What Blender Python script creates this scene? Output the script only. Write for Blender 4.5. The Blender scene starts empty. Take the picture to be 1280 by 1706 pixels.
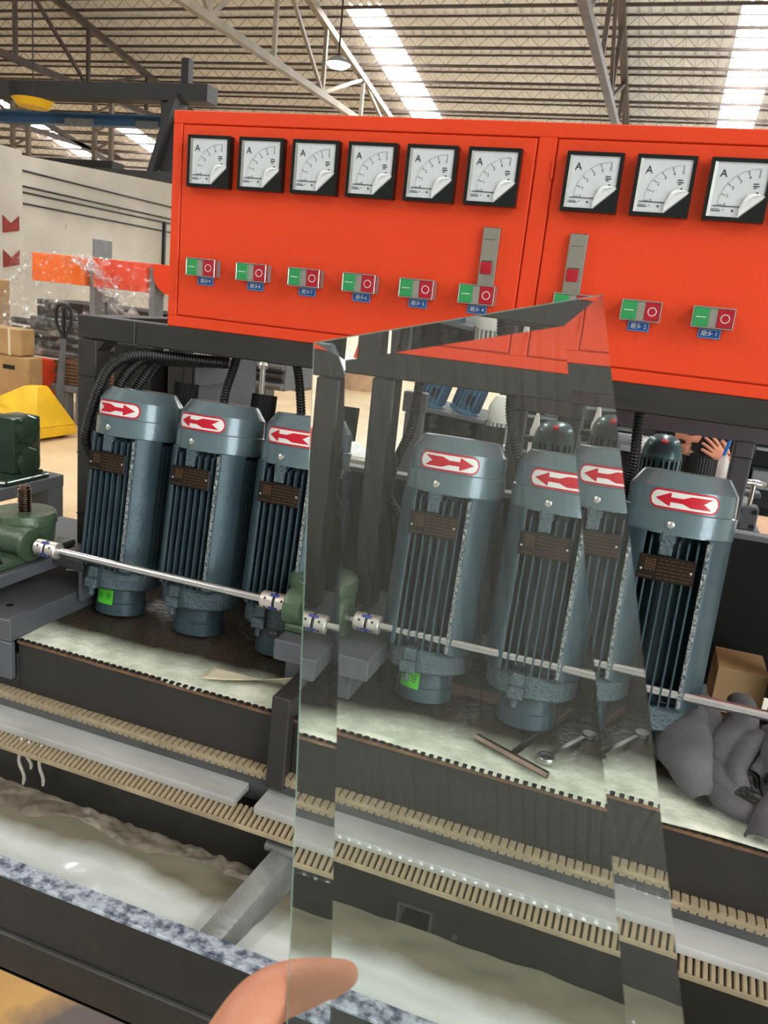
import bpy, bmesh, math, random
from mathutils import Vector, Matrix, noise
random.seed(7)
PI = math.pi
C = bpy.context.scene.collection
ZC = 1.45          # height of the cabinet's lower edge above the floor; the code below measures z from that edge
# ------------------------------------------------------------------ camera
cd = bpy.data.cameras.new('camera'); cam = bpy.data.objects.new('camera', cd); C.objects.link(cam)
cd.sensor_fit = 'VERTICAL'; cd.sensor_height = 24.0; cd.lens = 1337.07 / 1706 * 24
cd.clip_start = .02; cd.clip_end = 200
R = ((0.939292, 0.175702, -0.294719), (0.327912, -0.206793, 0.921797), (0.101016, -0.962479, -0.251854))
M = Matrix.Identity(4)
for i in range(3):
    M[i][0] = R[i][0]; M[i][1] = -R[i][1]; M[i][2] = -R[i][2]
M.translation = Vector((0.81694, -1.26898, 0.07932 + ZC))
cam.matrix_world = M
cd.dof.use_dof = True; cd.dof.focus_distance = 1.3; cd.dof.aperture_fstop = 16
bpy.context.scene.camera = cam
# ------------------------------------------------------------------ sky, light, exposure
w = bpy.data.worlds.new('sky'); bpy.context.scene.world = w; w.use_nodes = True
w.node_tree.nodes['Background'].inputs[0].default_value = (0.93, 0.97, 1.0, 1)
w.node_tree.nodes['Background'].inputs[1].default_value = 5.5
SKYLIGHT = 22.0
vs = bpy.context.scene.view_settings
vs.view_transform = 'Standard'; vs.look = 'None'; vs.gamma = 1; vs.use_curve_mapping = False
vs.exposure = 0.42
# ------------------------------------------------------------------ materials
def s2l(c):
    return tuple((x / 255 / 12.92 if x / 255 <= .04045 else ((x / 255 + .055) / 1.055) ** 2.4) for x in c) + (1,)
MATS = {}
def mat(name, col, rough=.5, metal=0, var=.12, scale=8, bump=0, bscale=60, col2=None, lo=.4, hi=.65, coat=0, trans=0, ior=1.45, emit=0, spec=.5, det=4, stretch=None):
    m = bpy.data.materials.new(name); m.use_nodes = True; nt = m.node_tree; N = nt.nodes; L = nt.links
    b = N['Principled BSDF']; MATS[name] = m
    tc = N.new('ShaderNodeTexCoord'); mp = N.new('ShaderNodeMapping'); L.new(tc.outputs['Object'], mp.inputs[0])
    if stretch: mp.inputs['Scale'].default_value = stretch
    n = N.new('ShaderNodeTexNoise'); n.inputs['Scale'].default_value = scale; n.inputs['Detail'].default_value = det; L.new(mp.outputs[0], n.inputs['Vector'])
    r = N.new('ShaderNodeValToRGB'); L.new(n.outputs[0], r.inputs[0])
    c1 = s2l(col)
    c2 = s2l(col2) if col2 else tuple(x * (1 - var) for x in c1[:3]) + (1,)
    r.color_ramp.elements[0].position = lo; r.color_ramp.elements[0].color = c2
    r.color_ramp.elements[1].position = hi; r.color_ramp.elements[1].color = c1
    L.new(r.outputs[0], b.inputs['Base Color'])
    b.inputs['Roughness'].default_value = rough; b.inputs['Metallic'].default_value = metal
    b.inputs['Coat Weight'].default_value = coat; b.inputs['Transmission Weight'].default_value = trans; b.inputs['IOR'].default_value = ior
    b.inputs['Specular IOR Level'].default_value = spec
    if emit:
        b.inputs['Emission Color'].default_value = c1; b.inputs['Emission Strength'].default_value = emit
    if bump:
        n2 = N.new('ShaderNodeTexNoise'); n2.inputs['Scale'].default_value = bscale; n2.inputs['Detail'].default_value = 3; L.new(mp.outputs[0], n2.inputs['Vector'])
        bp = N.new('ShaderNodeBump'); bp.inputs['Strength'].default_value = bump; bp.inputs['Distance'].default_value = .01; L.new(n2.outputs[0], bp.inputs['Height']); L.new(bp.outputs[0], b.inputs['Normal'])
    return m
def speckle(m, col, scale, thr, rough=None):
    """splashes of dried slurry on top of a material's colour"""
    nt = m.node_tree; N = nt.nodes; L = nt.links; b = N['Principled BSDF']; src = b.inputs['Base Color'].links[0].from_socket
    tc = N.new('ShaderNodeTexCoord'); n = N.new('ShaderNodeTexNoise'); n.inputs['Scale'].default_value = scale; n.inputs['Detail'].default_value = 6
    n.inputs['Roughness'].default_value = .7
    L.new(tc.outputs['Object'], n.inputs['Vector']); r = N.new('ShaderNodeValToRGB'); L.new(n.outputs[0], r.inputs[0])
    r.color_ramp.elements[0].position = thr; r.color_ramp.elements[0].color = (0, 0, 0, 1)
    r.color_ramp.elements[1].position = thr + .04; r.color_ramp.elements[1].color = (1, 1, 1, 1)
    mx = N.new('ShaderNodeMix'); mx.data_type = 'RGBA'; L.new(r.outputs[0], mx.inputs[0]); L.new(src, mx.inputs[6]); mx.inputs[7].default_value = s2l(col)
    L.new(mx.outputs[2], b.inputs['Base Color'])
    return m
m_red = mat('orange_enamel', (236, 72, 34), .42, var=.06, scale=3, bump=.05, bscale=120, spec=.3)
m_black = mat('black_enamel', (52, 48, 46), .45, var=.2, scale=6, bump=.08, bscale=90)
m_dark = mat('dark_steel', (26, 24, 24), .5, var=.3, scale=5)
m_void = mat('black_plastic', (14, 14, 14), .5)
m_gloss = mat('black_gloss_plastic', (20, 22, 22), .25)
m_grey = mat('grey_enamel', (88, 90, 95), .45, var=.15, bump=.05)
m_lgrey = mat('pale_grey_enamel', (128, 132, 134), .5, var=.15)
m_dial = mat('dial_paper', (214, 216, 218), .35, var=.04, coat=.5)
m_film = mat('peeled_film', (236, 236, 234), .3, var=.03)
m_print = mat('black_print', (40, 40, 44), .5)
m_lprint = mat('grey_print', (120, 122, 126), .5)
m_chrome = mat('satin_metal', (205, 203, 200), .3, 1, var=.1, scale=30)
m_steel = mat('brushed_steel', (178, 172, 160), .38, .9, var=.15, scale=20, stretch=(1, 1, .1))
m_rod = mat('polished_rod', (214, 210, 212), .18, 1, var=.06, scale=40)
m_alu = mat('coupling_aluminium', (225, 216, 208), .35, .75, var=.1, scale=30)
m_green = mat('button_green', (52, 150, 84), .35, var=.05)
m_rbut = mat('button_red', (176, 22, 40), .35, var=.05)
m_lens = mat('clear_grey_lens', (150, 142, 132), .3, var=.1)
m_white = mat('white_print', (238, 238, 235), .4)
m_blue = mat('label_blue', (24, 92, 170), .4, var=.05)
m_mcover = mat('motor_cover_paint', (104, 121, 127), .24, .3, var=.1, scale=10, bump=.05, bscale=150, coat=.3)
m_mbody = mat('motor_casting_paint', (66, 84, 92), .36, .3, var=.18, scale=14, bump=.07, bscale=120)
m_mcast = mat('rough_cast_paint', (84, 99, 105), .42, .25, var=.2, scale=40, bump=.5, bscale=220)
m_mridge = mat('sparkling_cast_edge', (190, 190, 184), .35, .5, scale=260, col2=(92, 108, 114), bump=.9, bscale=300)
m_plate = mat('nameplate_brown', (44, 30, 22), .3, .4, scale=12, col2=(24, 18, 15))
m_gold = mat('nameplate_print', (118, 88, 56), .4, .5)
m_ared = mat('arrow_red', (206, 20, 44), .35)
m_awhite = mat('arrow_white', (240, 236, 232), .35)
m_note = mat('green_note_paper', (84, 196, 50), .6, var=.05)
m_hose = mat('black_corrugated_hose', (30, 28, 27), .4)
m_jack = mat('green_gearbox_paint', (78, 98, 74), .35, .15, var=.2, scale=12, bump=.2, bscale=80, coat=.3)
m_dgreen = mat('dark_green_paint', (44, 68, 48), .3, .1, var=.3, scale=10, coat=.4)
m_screw = mat('oily_screw_steel', (128, 108, 92), .3, 1, var=.3, scale=40)
m_brass = mat('brass', (190, 150, 80), .3, 1)
m_house = speckle(mat('belt_housing_black', (50, 46, 44), .5, var=.25, scale=6, bump=.12, bscale=60), (150, 146, 136), 70, .72)
m_shelfg = speckle(mat('wet_grey_iron', (92, 92, 92), .42, .3, var=.25, scale=12, bump=.2), (150, 150, 145), 60, .7)
m_silver = mat('wet_silver_bar', (226, 226, 224), .3, .35, col2=(176, 174, 168), scale=9, lo=.3, hi=.6, bump=.1, bscale=50, stretch=(.3, 1, 1))
m_belt = mat('beige_rubber_tooth', (176, 158, 128), .55, var=.3, scale=20)
m_beltd = mat('beige_rubber_groove', (74, 66, 50), .6, var=.3, scale=20)
m_rust = mat('rusty_serrated_strip', (128, 96, 70), .6, var=.4, scale=30)
m_tray = speckle(mat('tray_black_wet', (44, 42, 38), .38, var=.3, scale=5, bump=.15, bscale=50), (170, 160, 140), 90, .73)
m_rim = mat('splashed_rim', (186, 194, 206), .3, .1, col2=(84, 92, 112), scale=75, lo=.36, hi=.58, bump=.5, bscale=90, det=8)
m_skin = mat('skin', (214, 142, 112), .5, var=.12, scale=30, bump=.08, bscale=300)
m_nail = mat('finger_nail', (232, 184, 164), .3)
m_hair = mat('black_hair', (22, 18, 17), .6)
m_cloth = mat('dark_cotton', (24, 24, 26), .9, bump=.3, bscale=40)
m_rag = mat('grey_glove_fabric', (104, 101, 104), .85, col2=(80, 77, 80), scale=10, bump=.25, bscale=300)
m_yellow = mat('yellow_enamel', (240, 190, 30), .4, var=.15, scale=6)
m_card = mat('cardboard', (188, 152, 108), .8, var=.15, scale=6)
m_tape = mat('pale_strap', (226, 214, 186), .5)
m_wood = mat('bare_board', (206, 164, 128), .7, var=.2, scale=10)
m_orange = mat('orange_panel', (255, 118, 40), .4, var=.08)
m_lred = mat('red_orange_panel', (245, 78, 44), .45, var=.1)
m_truss = mat('truss_paint', (96, 82, 74), .6, var=.3, scale=3)
m_truss2 = mat('pale_truss_paint', (150, 138, 122), .6, var=.2, scale=3)
m_roof = mat('roof_sheet', (244, 242, 238), .6, var=.08, scale=.8)
m_clad = mat('cladding_sheet', (186, 190, 180), .6, var=.15, scale=.8)
m_gantry = mat('gantry_paint', (58, 58, 60), .5, var=.2, scale=2)
m_cblue = mat('crane_blue', (58, 98, 138), .5, var=.2, scale=2)
m_mblue = mat('small_motor_blue', (64, 108, 140), .35, .1, var=.15)
m_mwhite = mat('small_motor_white', (216, 214, 206), .4)
m_bluehose = mat('blue_air_hose', (40, 120, 210), .35)
m_teal = mat('teal_cowl', (74, 104, 108), .3, .3, var=.15, coat=.3)
m_rivet = mat('bright_rivet', (222, 218, 208), .25, 1)
m_sky = mat('skylight_daylight', (250, 253, 255), .5, emit=SKYLIGHT)
m_lamp = mat('lamp_glow', (206, 255, 240), .5, emit=9)
m_water = mat('milky_slurry_water', (238, 242, 238), .12, col2=(226, 232, 226), scale=5, bump=.12, bscale=14)
m_foam = mat('brown_foam', (150, 138, 122), .4, col2=(112, 100, 86), scale=16, bump=.6, bscale=30)
m_drip = mat('milky_drip', (196, 186, 170), .2)
m_pink = mat('pink_label', (190, 160, 150), .6)
m_glass = bpy.data.materials.new('clear_glass'); m_glass.use_nodes = True
g = m_glass.node_tree.nodes['Principled BSDF']
g.inputs['Base Color'].default_value = (.97, 1, .985, 1); g.inputs['Roughness'].default_value = 0; g.inputs['Transmission Weight'].default_value = 1; g.inputs['IOR'].default_value = 1.5
va = m_glass.node_tree.nodes.new('ShaderNodeVolumeAbsorption'); va.inputs['Color'].default_value = (.55, .95, .78, 1); va.inputs['Density'].default_value = 14
m_glass.node_tree.links.new(va.outputs[0], m_glass.node_tree.nodes['Material Output'].inputs['Volume'])
def film_mat():
    m = bpy.data.materials.new('clear_wrap_film'); m.use_nodes = True; nt = m.node_tree; N = nt.nodes; L = nt.links
    out = N['Material Output']; N.remove(N['Principled BSDF'])
    t = N.new('ShaderNodeBsdfTransparent'); gl = N.new('ShaderNodeBsdfGlossy'); gl.inputs['Roughness'].default_value = .18
    gl.inputs['Color'].default_value = (1, 1, 1, 1)
    df = N.new('ShaderNodeBsdfDiffuse'); df.inputs['Color'].default_value = (.9, .9, .9, 1)
    a = N.new('ShaderNodeMixShader'); a.inputs[0].default_value = .45; L.new(gl.outputs[0], a.inputs[1]); L.new(df.outputs[0], a.inputs[2])
    b = N.new('ShaderNodeMixShader')
    tc = N.new('ShaderNodeTexCoord'); n = N.new('ShaderNodeTexNoise'); n.inputs['Scale'].default_value = 7; n.inputs['Detail'].default_value = 5; L.new(tc.outputs['Object'], n.inputs['Vector'])
    r = N.new('ShaderNodeValToRGB'); r.color_ramp.elements[0].position = .52; r.color_ramp.elements[0].color = (.05, .05, .05, 1)
    r.color_ramp.elements[1].position = .74; r.color_ramp.elements[1].color = (.55, .55, .55, 1); L.new(n.outputs[0], r.inputs[0])
    L.new(r.outputs[0], b.inputs[0]); L.new(t.outputs[0], b.inputs[1]); L.new(a.outputs[0], b.inputs[2]); L.new(b.outputs[0], out.inputs[0])
    return m
m_wrap = film_mat(); m_wrap2 = film_mat(); m_wrap2.name = 'bunched_wrap_film'; m_wrap2.node_tree.nodes['Color Ramp'].color_ramp.elements[0].position = .38; m_wrap2.node_tree.nodes['Color Ramp'].color_ramp.elements[1].position = .6
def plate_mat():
    """the fibreglass cover sheets: pale slurry crust along the front edge, bare brown sheet further back with some shade mixed into the brown"""
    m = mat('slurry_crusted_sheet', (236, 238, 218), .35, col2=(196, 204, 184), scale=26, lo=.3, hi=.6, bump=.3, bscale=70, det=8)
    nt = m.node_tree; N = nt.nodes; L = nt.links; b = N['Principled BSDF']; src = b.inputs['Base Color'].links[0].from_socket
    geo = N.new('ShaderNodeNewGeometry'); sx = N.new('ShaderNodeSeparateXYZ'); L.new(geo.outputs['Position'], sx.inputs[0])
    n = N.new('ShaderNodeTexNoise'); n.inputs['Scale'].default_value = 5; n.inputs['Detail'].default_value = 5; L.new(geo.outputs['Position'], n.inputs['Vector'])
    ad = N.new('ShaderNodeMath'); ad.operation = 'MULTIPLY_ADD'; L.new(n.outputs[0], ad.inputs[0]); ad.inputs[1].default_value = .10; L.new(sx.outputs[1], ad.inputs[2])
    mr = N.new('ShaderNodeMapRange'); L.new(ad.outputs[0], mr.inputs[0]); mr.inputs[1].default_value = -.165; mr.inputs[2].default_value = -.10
    mx = N.new('ShaderNodeMix'); mx.data_type = 'RGBA'; L.new(mr.outputs[0], mx.inputs[0]); L.new(src, mx.inputs[6]); mx.inputs[7].default_value = s2l((58, 50, 38))  # sheet's own brown, darkened by shade put into the colour near the motors
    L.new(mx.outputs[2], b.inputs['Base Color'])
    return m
m_sheet = plate_mat()
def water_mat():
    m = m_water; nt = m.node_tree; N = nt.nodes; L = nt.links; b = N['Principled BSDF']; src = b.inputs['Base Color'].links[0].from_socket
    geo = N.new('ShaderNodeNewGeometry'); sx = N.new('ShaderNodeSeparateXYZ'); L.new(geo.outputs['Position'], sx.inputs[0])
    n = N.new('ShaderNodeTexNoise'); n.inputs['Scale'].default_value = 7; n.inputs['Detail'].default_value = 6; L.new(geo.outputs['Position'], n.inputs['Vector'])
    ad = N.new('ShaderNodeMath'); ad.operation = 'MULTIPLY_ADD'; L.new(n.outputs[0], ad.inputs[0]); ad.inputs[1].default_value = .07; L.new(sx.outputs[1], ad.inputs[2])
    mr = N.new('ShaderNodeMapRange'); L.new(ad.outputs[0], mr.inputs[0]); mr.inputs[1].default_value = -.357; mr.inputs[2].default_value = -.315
    mx = N.new('ShaderNodeMix'); mx.data_type = 'RGBA'; L.new(mr.outputs[0], mx.inputs[0]); L.new(src, mx.inputs[6]); mx.inputs[7].default_value = s2l((138, 130, 110))  # brown towards the conveyor wall: foam dirt plus the wall's shade as colour
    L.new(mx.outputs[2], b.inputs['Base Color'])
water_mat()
def floor_mat():
    m = mat('worn_floor', (234, 204, 164), .42, col2=(212, 182, 142), scale=1.3, bump=.05, bscale=12, det=8)
    nt = m.node_tree; N = nt.nodes; L = nt.links; b = N['Principled BSDF']; src = b.inputs['Base Color'].links[0].from_socket
    geo = N.new('ShaderNodeNewGeometry')
    # grime that gathers round the machine, over orange-yellow paint
    n = N.new('ShaderNodeTexNoise'); n.inputs['Scale'].default_value = 2.6; n.inputs['Detail'].default_value = 8; L.new(geo.outputs['Position'], n.inputs['Vector'])
    r = N.new('ShaderNodeValToRGB'); r.color_ramp.elements[0].position = .47; r.color_ramp.elements[1].position = .56; L.new(n.outputs[0], r.inputs[0])
    r.color_ramp.elements[0].color = s2l((204, 150, 66)); r.color_ramp.elements[1].color = s2l((96, 78, 66))
    sx = N.new('ShaderNodeSeparateXYZ'); L.new(geo.outputs['Position'], sx.inputs[0])
    mr = N.new('ShaderNodeMapRange'); L.new(sx.outputs[1], mr.inputs[0]); mr.inputs[1].default_value = .2; mr.inputs[2].default_value = 1.2
    # away from the left end the floor is bare grey concrete
    mrx = N.new('ShaderNodeMapRange'); L.new(sx.outputs[0], mrx.inputs[0]); mrx.inputs[1].default_value = .2; mrx.inputs[2].default_value = .6
    mxx = N.new('ShaderNodeMix'); mxx.data_type = 'RGBA'; L.new(mrx.outputs[0], mxx.inputs[0]); L.new(r.outputs[0], mxx.inputs[6]); mxx.inputs[7].default_value = s2l((176, 176, 172))
    mry = N.new('ShaderNodeMapRange'); L.new(sx.outputs[1], mry.inputs[0]); mry.inputs[1].default_value = -1.0; mry.inputs[2].default_value = -.7
    mxy = N.new('ShaderNodeMix'); mxy.data_type = 'RGBA'; L.new(mry.outputs[0], mxy.inputs[0]); mxy.inputs[6].default_value = s2l((176, 176, 172)); L.new(mxx.outputs[2], mxy.inputs[7])
    mx = N.new('ShaderNodeMix'); mx.data_type = 'RGBA'; L.new(mr.outputs[0], mx.inputs[0]); L.new(mxy.outputs[2], mx.inputs[6]); L.new(src, mx.inputs[7])
    # beyond: pale grey concrete to the right
    mr2 = N.new('ShaderNodeMapRange'); L.new(sx.outputs[0], mr2.inputs[0]); mr2.inputs[1].default_value = -2.4; mr2.inputs[2].default_value = -1.2
    mx2 = N.new('ShaderNodeMix'); mx2.data_type = 'RGBA'; mul = N.new('ShaderNodeMath'); mul.operation = 'MULTIPLY'; L.new(mr.outputs[0], mul.inputs[0]); L.new(mr2.outputs[0], mul.inputs[1])
    L.new(mul.outputs[0], mx2.inputs[0]); L.new(mx.outputs[2], mx2.inputs[6]); mx2.inputs[7].default_value = s2l((222, 216, 202))
    L.new(mx2.outputs[2], b.inputs['Base Color'])
    return m
m_floor = floor_mat()
m_wall = speckle(mat('stained_plaster', (206, 200, 188), .8, col2=(182, 176, 164), scale=.9, bump=.1, bscale=8, det=9), (150, 142, 130), 2.2, .66)
m_ochre = mat('old_red_patch', (150, 52, 44), .7, var=.3, scale=9)
# ------------------------------------------------------------------ mesh helpers
def frame(d):
    d = Vector(d).normalized(); a = Vector((0, 0, 1)) if abs(d.z) < .9 else Vector((1, 0, 0))
    x = a.cross(d).normalized(); return x, d.cross(x)
class MB:
    def __init__(s): s.v = []; s.f = []; s.mi = []; s.cur = 0
    def add(s, V, F):
        o = len(s.v); s.v += [tuple(p) for p in V]; s.f += [tuple(i + o for i in f) for f in F]; s.mi += [s.cur] * len(F); return s
    def mat(s, i): s.cur = i; return s
    def box(s, x0, x1, y0, y1, z0, z1):
        return s.add([(x, y, z) for x in (x0, x1) for y in (y0, y1) for z in (z0, z1)],
                     [(0, 1, 3, 2), (4, 6, 7, 5), (0, 4, 5, 1), (2, 3, 7, 6), (0, 2, 6, 4), (1, 5, 7, 3)])
    def obox(s, c, ax, ay, az, hx, hy, hz):
        c = Vector(c); ax = Vector(ax).normalized() * hx; ay = Vector(ay).normalized() * hy; az = Vector(az).normalized() * hz
        return s.add([c + ax * i + ay * j + az * k for i in (-1, 1) for j in (-1, 1) for k in (-1, 1)],
                     [(0, 1, 3, 2), (4, 6, 7, 5), (0, 4, 5, 1), (2, 3, 7, 6), (0, 2, 6, 4), (1, 5, 7, 3)])
    def bar(s, p, q, w, h):
        p = Vector(p); q = Vector(q); d = q - p; x, y = frame(d); return s.obox((p + q) / 2, x, y, d, w / 2, h / 2, d.length / 2)
    def lathe(s, prof, c=(0, 0, 0), d=(0, 0, 1), n=24):
        c = Vector(c); d = Vector(d).normalized(); x, y = frame(d); V = []; F = []; k = len(prof)
        for j in range(n):
            a = 2 * PI * j / n; e = x * math.cos(a) + y * math.sin(a)
            for r, z in prof: V.append(c + e * r + d * z)
        for j in range(n):
            j2 = (j + 1) % n
            for i in range(k - 1): F.append((j * k + i, j2 * k + i, j2 * k + i + 1, j * k + i + 1))
        if prof[0][0] > 1e-6: F.append(tuple(j * k for j in reversed(range(n))))
        if prof[-1][0] > 1e-6: F.append(tuple(j * k + k - 1 for j in range(n)))
        return s.add(V, F)
    def cyl(s, p, q, r, n=16, r2=None):
        p = Vector(p); q = Vector(q); return s.lathe([(r, 0), (r if r2 is None else r2, (q - p).length)], p, q - p, n)
    def tube(s, pts, r, n=10):
        pts = [Vector(p) for p in pts]; V = []; F = []; m = len(pts); x = None
        for i, p in enumerate(pts):
            d = (pts[min(i + 1, m - 1)] - pts[max(i - 1, 0)]).normalized()
            if x is None: x, y = frame(d)
            else: x = (x - d * x.dot(d)).normalized(); y = d.cross(x)
            rr = r[i] if isinstance(r, (list, tuple)) else r
            for j in range(n):
                a = 2 * PI * j / n; V.append(p + (x * math.cos(a) + y * math.sin(a)) * rr)
        for i in range(m - 1):
            for j in range(n): F.append((i * n + j, i * n + (j + 1) % n, (i + 1) * n + (j + 1) % n, (i + 1) * n + j))
        F.append(tuple(reversed(range(n)))); F.append(tuple((m - 1) * n + j for j in range(n)))
        return s.add(V, F)
    def prism(s, poly, o, ux, uy, dz):
        o = Vector(o); ux = Vector(ux); uy = Vector(uy); dz = Vector(dz); n = len(poly)
        V = [o + ux * a + uy * b for a, b in poly] + [o + ux * a + uy * b + dz for a, b in poly]
        return s.add(V, [tuple(reversed(range(n))), tuple(range(n, 2 * n))] + [(i, (i + 1) % n, (i + 1) % n + n, i + n) for i in range(n)])
    def grid(s, fn, nu, nv, close=False):
        V = [fn(i / (nu - 1), j / (nv - 1)) for i in range(nu) for j in range(nv)]
        return s.add(V, [(i * nv + j, (i + 1) * nv + j, (i + 1) * nv + j + 1, i * nv + j + 1) for i in range(nu - 1) for j in range(nv - 1)])
    def build(s, name, m, parent=None, bev=0, smooth=True, ang=35, seg=1, thick=0):
        o0 = ORG.get(parent.name, Vector((0, 0, 0))) if parent else Vector((0, 0, 0))
        base = o0
        if parent is None and s.v:
            base = Vector([(min(p[i] for p in s.v) + max(p[i] for p in s.v)) / 2 for i in range(3)]); base.z = min(p[2] for p in s.v)
        me = bpy.data.meshes.new(name); me.from_pydata([tuple(Vector(p) - base) for p in s.v], [], s.f)
        ms = m if isinstance(m, (list, tuple)) else [m]
        for q in ms: me.materials.append(q)
        me.polygons.foreach_set('material_index', s.mi)
        bm = bmesh.new(); bm.from_mesh(me)
        bmesh.ops.recalc_face_normals(bm, faces=bm.faces)
        if bev:
            es = [e for e in bm.edges if len(e.link_faces) == 2 and e.calc_face_angle(0) > .7]
            bmesh.ops.bevel(bm, geom=es, offset=bev, segments=seg, profile=.6, affect='EDGES', clamp_overlap=True)
        bm.to_mesh(me); bm.free()
        if smooth:
            me.polygons.foreach_set('use_smooth', [True] * len(me.polygons)); me.set_sharp_from_angle(angle=math.radians(ang))
        ob = bpy.data.objects.new(name, me); C.objects.link(ob)
        if parent: ob.parent = parent; ORG[ob.name] = o0
        else: ob.location = base + Vector((0, 0, ZC)); ORG[ob.name] = base
        if thick:
            md = ob.modifiers.new('solid', 'SOLIDIFY'); md.thickness = thick
        return ob
ORG = {}
def tag(o, label=None, cat=None, group=None, kind=None):
    if label: o['label'] = label
    if cat: o['category'] = cat
    if group: o['group'] = group
    if kind: o['kind'] = kind
    return o
def thing(name, label, cat, loc=(0, 0, 0), group=None):
    o = bpy.data.objects.new(name, None); C.objects.link(o); o.empty_display_size = .05
    o.location = Vector(loc) + Vector((0, 0, ZC)); ORG[o.name] = Vector(loc)
    return tag(o, label, cat, group)
def struct(name, mb, m, **k):
    return tag(mb.build(name, m, None, **k), kind='structure')
def copy_tree(o, parent=None):
    c = o.copy(); C.objects.link(c); c.parent = parent
    for ch in list(o.children): copy_tree(ch, c)
    return c
def placed(src, loc, label, group=None, name=None):
    c = copy_tree(src); c.location = Vector(loc) + Vector((0, 0, ZC)); c['label'] = label
    ORG[c.name] = Vector(loc)
    if group: c['group'] = group
    return c
def text(name, s, size, o, m, parent, ux=(1, 0, 0), uy=(0, 0, 1), align='CENTER', wrap=None, bold=0):
    cu = bpy.data.curves.new(name, 'FONT'); cu.body = s; cu.size = size; cu.align_x = align; cu.align_y = 'CENTER'; cu.resolution_u = 2; cu.offset = bold
    t = bpy.data.objects.new('tmp', cu); C.objects.link(t); bpy.context.view_layer.update()
    dg = bpy.context.evaluated_depsgraph_get(); me = bpy.data.meshes.new_from_object(t.evaluated_get(dg))
    bpy.data.objects.remove(t)
    ux = Vector(ux); uy = Vector(uy); o = Vector(o) - ORG.get(parent.name, Vector((0, 0, 0)))
    for v in me.vertices:
        v.co = wrap(v.co.x, v.co.y) if wrap else o + ux * v.co.x + uy * v.co.y
    me.materials.clear(); me.materials.append(m)
    ob = bpy.data.objects.new(name, me); C.objects.link(ob); ob.parent = parent; ORG[ob.name] = ORG.get(parent.name, Vector((0, 0, 0)))
    return ob
def spline(P, n):
    P = [Vector(p) for p in P]; out = []
    for i in range(len(P) - 1):
        a = P[max(i - 1, 0)]; b = P[i]; c = P[i + 1]; d = P[min(i + 2, len(P) - 1)]
        for k in range(n):
            t = k / n
            out.append(.5 * ((2 * b) + (c - a) * t + (2 * a - 5 * b + 4 * c - d) * t * t + (3 * b - a - 3 * c + d) * t ** 3))
    out.append(P[-1]); return out
# ================================================================== SETTING
FZ = -1.45
struct('floor', MB().box(-26, 14, -14, 30, FZ - .1, FZ), m_floor, smooth=False)
TN = math.tan(math.radians(10.44))
def roofz(y): return 8.21 - TN * abs(y + 1.27) if y > -1.27 else 8.21 - TN * abs(y + 1.27)
# roof of ribbed sheet, both slopes, left open where the skylight strips sit
SKY = [(-5.98, 14.35, 20.6), (1.0, 14.35, 20.6), (-15.62, 19.9, 23.5), (-18.9, 18.6, 23.0), (-5.98, 3, 9), (1.0, 3, 9), (8.0, 3, 9), (-12.96, 3, 9),
       (-7.5, -10, -3), (8.0, -10, -3), (12.0, -10, -3), (-12.96, -9, -3), (8.0, 14.35, 20.6)]  # panels behind the camera are unseen, added to light the machine's front
SW = .74
rb = MB(); X0 = -26; nrib = 200
def roof_strip(x0, x1, y0, y1):
    n = max(1, round((x1 - x0) / .2)); xs = []
    for i in range(n):
        a = x0 + (x1 - x0) * i / n; w_ = (x1 - x0) / n
        xs += [(a, 0), (a + w_ * .62, 0), (a + w_ * .72, .045), (a + w_ * .9, .045)]
    xs.append((x1, 0)); V = []; F = []
    for x, h in xs: V += [(x, y0, roofz(y0) + h), (x, y1, roofz(y1) + h)]
    for i in range(len(xs) - 1): F.append((2 * i, 2 * i + 1, 2 * i + 3, 2 * i + 2))
    rb.add(V, F)
cuts = sorted(set([-26, 14] + [s[0] for s in SKY] + [s[0] + SW for s in SKY]))
for a, b in zip(cuts[:-1], cuts[1:]):
    if b - a < .01: continue
    holes = sorted((s[1], s[2]) for s in SKY if s[0] <= (a + b) / 2 <= s[0] + SW)
    segs = []; y = -14
    for h0, h1 in holes: segs.append((y, h0)); y = h1
    segs.append((y, 30))
    for s0, s1 in segs:
        if s0 < -1.27 < s1: roof_strip(a, b, s0, -1.27); roof_strip(a, b, -1.27, s1)
        else: roof_strip(a, b, s0, s1)
ceil = struct('ceiling', rb, m_roof, smooth=False)
for x, y0, y1 in SKY:
    sp = MB().add([(x, y0, roofz(y0) + .03), (x + SW, y0, roofz(y0) + .03), (x + SW, y1, roofz(y1) + .03), (x, y1, roofz(y1) + .03)], [(0, 1, 2, 3)]).build('skylight_panel', m_sky, ceil, smooth=False)
# purlins: open-web joists along X
pm = MB(); pm.box(-26, 14, -.022, .022, -.24, -.19); pm.box(-26, 14, -.02, .02, -.03, -.005)
lm = MB(); x = -26; k = 0
while x < 13.8:
    a, b = ((-.2, -.02), (-.02, -.2))[k % 2]; lm.bar((x, 0, a), (x + .2, 0, b), .008, .008); x += .2; k += 1
pur = pm.build('purlin', m_truss, ceil, smooth=False)
lac = lm.build('lacing', m_truss2, pur, smooth=False)
ys = [2.9 + .69 * i for i in range(38)]
for i, y in enumerate(ys):
    o = pur if i == 0 else pur.copy()
    if i:
        C.objects.link(o); o.parent = ceil; l2_ = lac.copy(); C.objects.link(l2_); l2_.parent = o
    base = ORG[ceil.name]
    o.location = Vector((0, y, roofz(y)))
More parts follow.
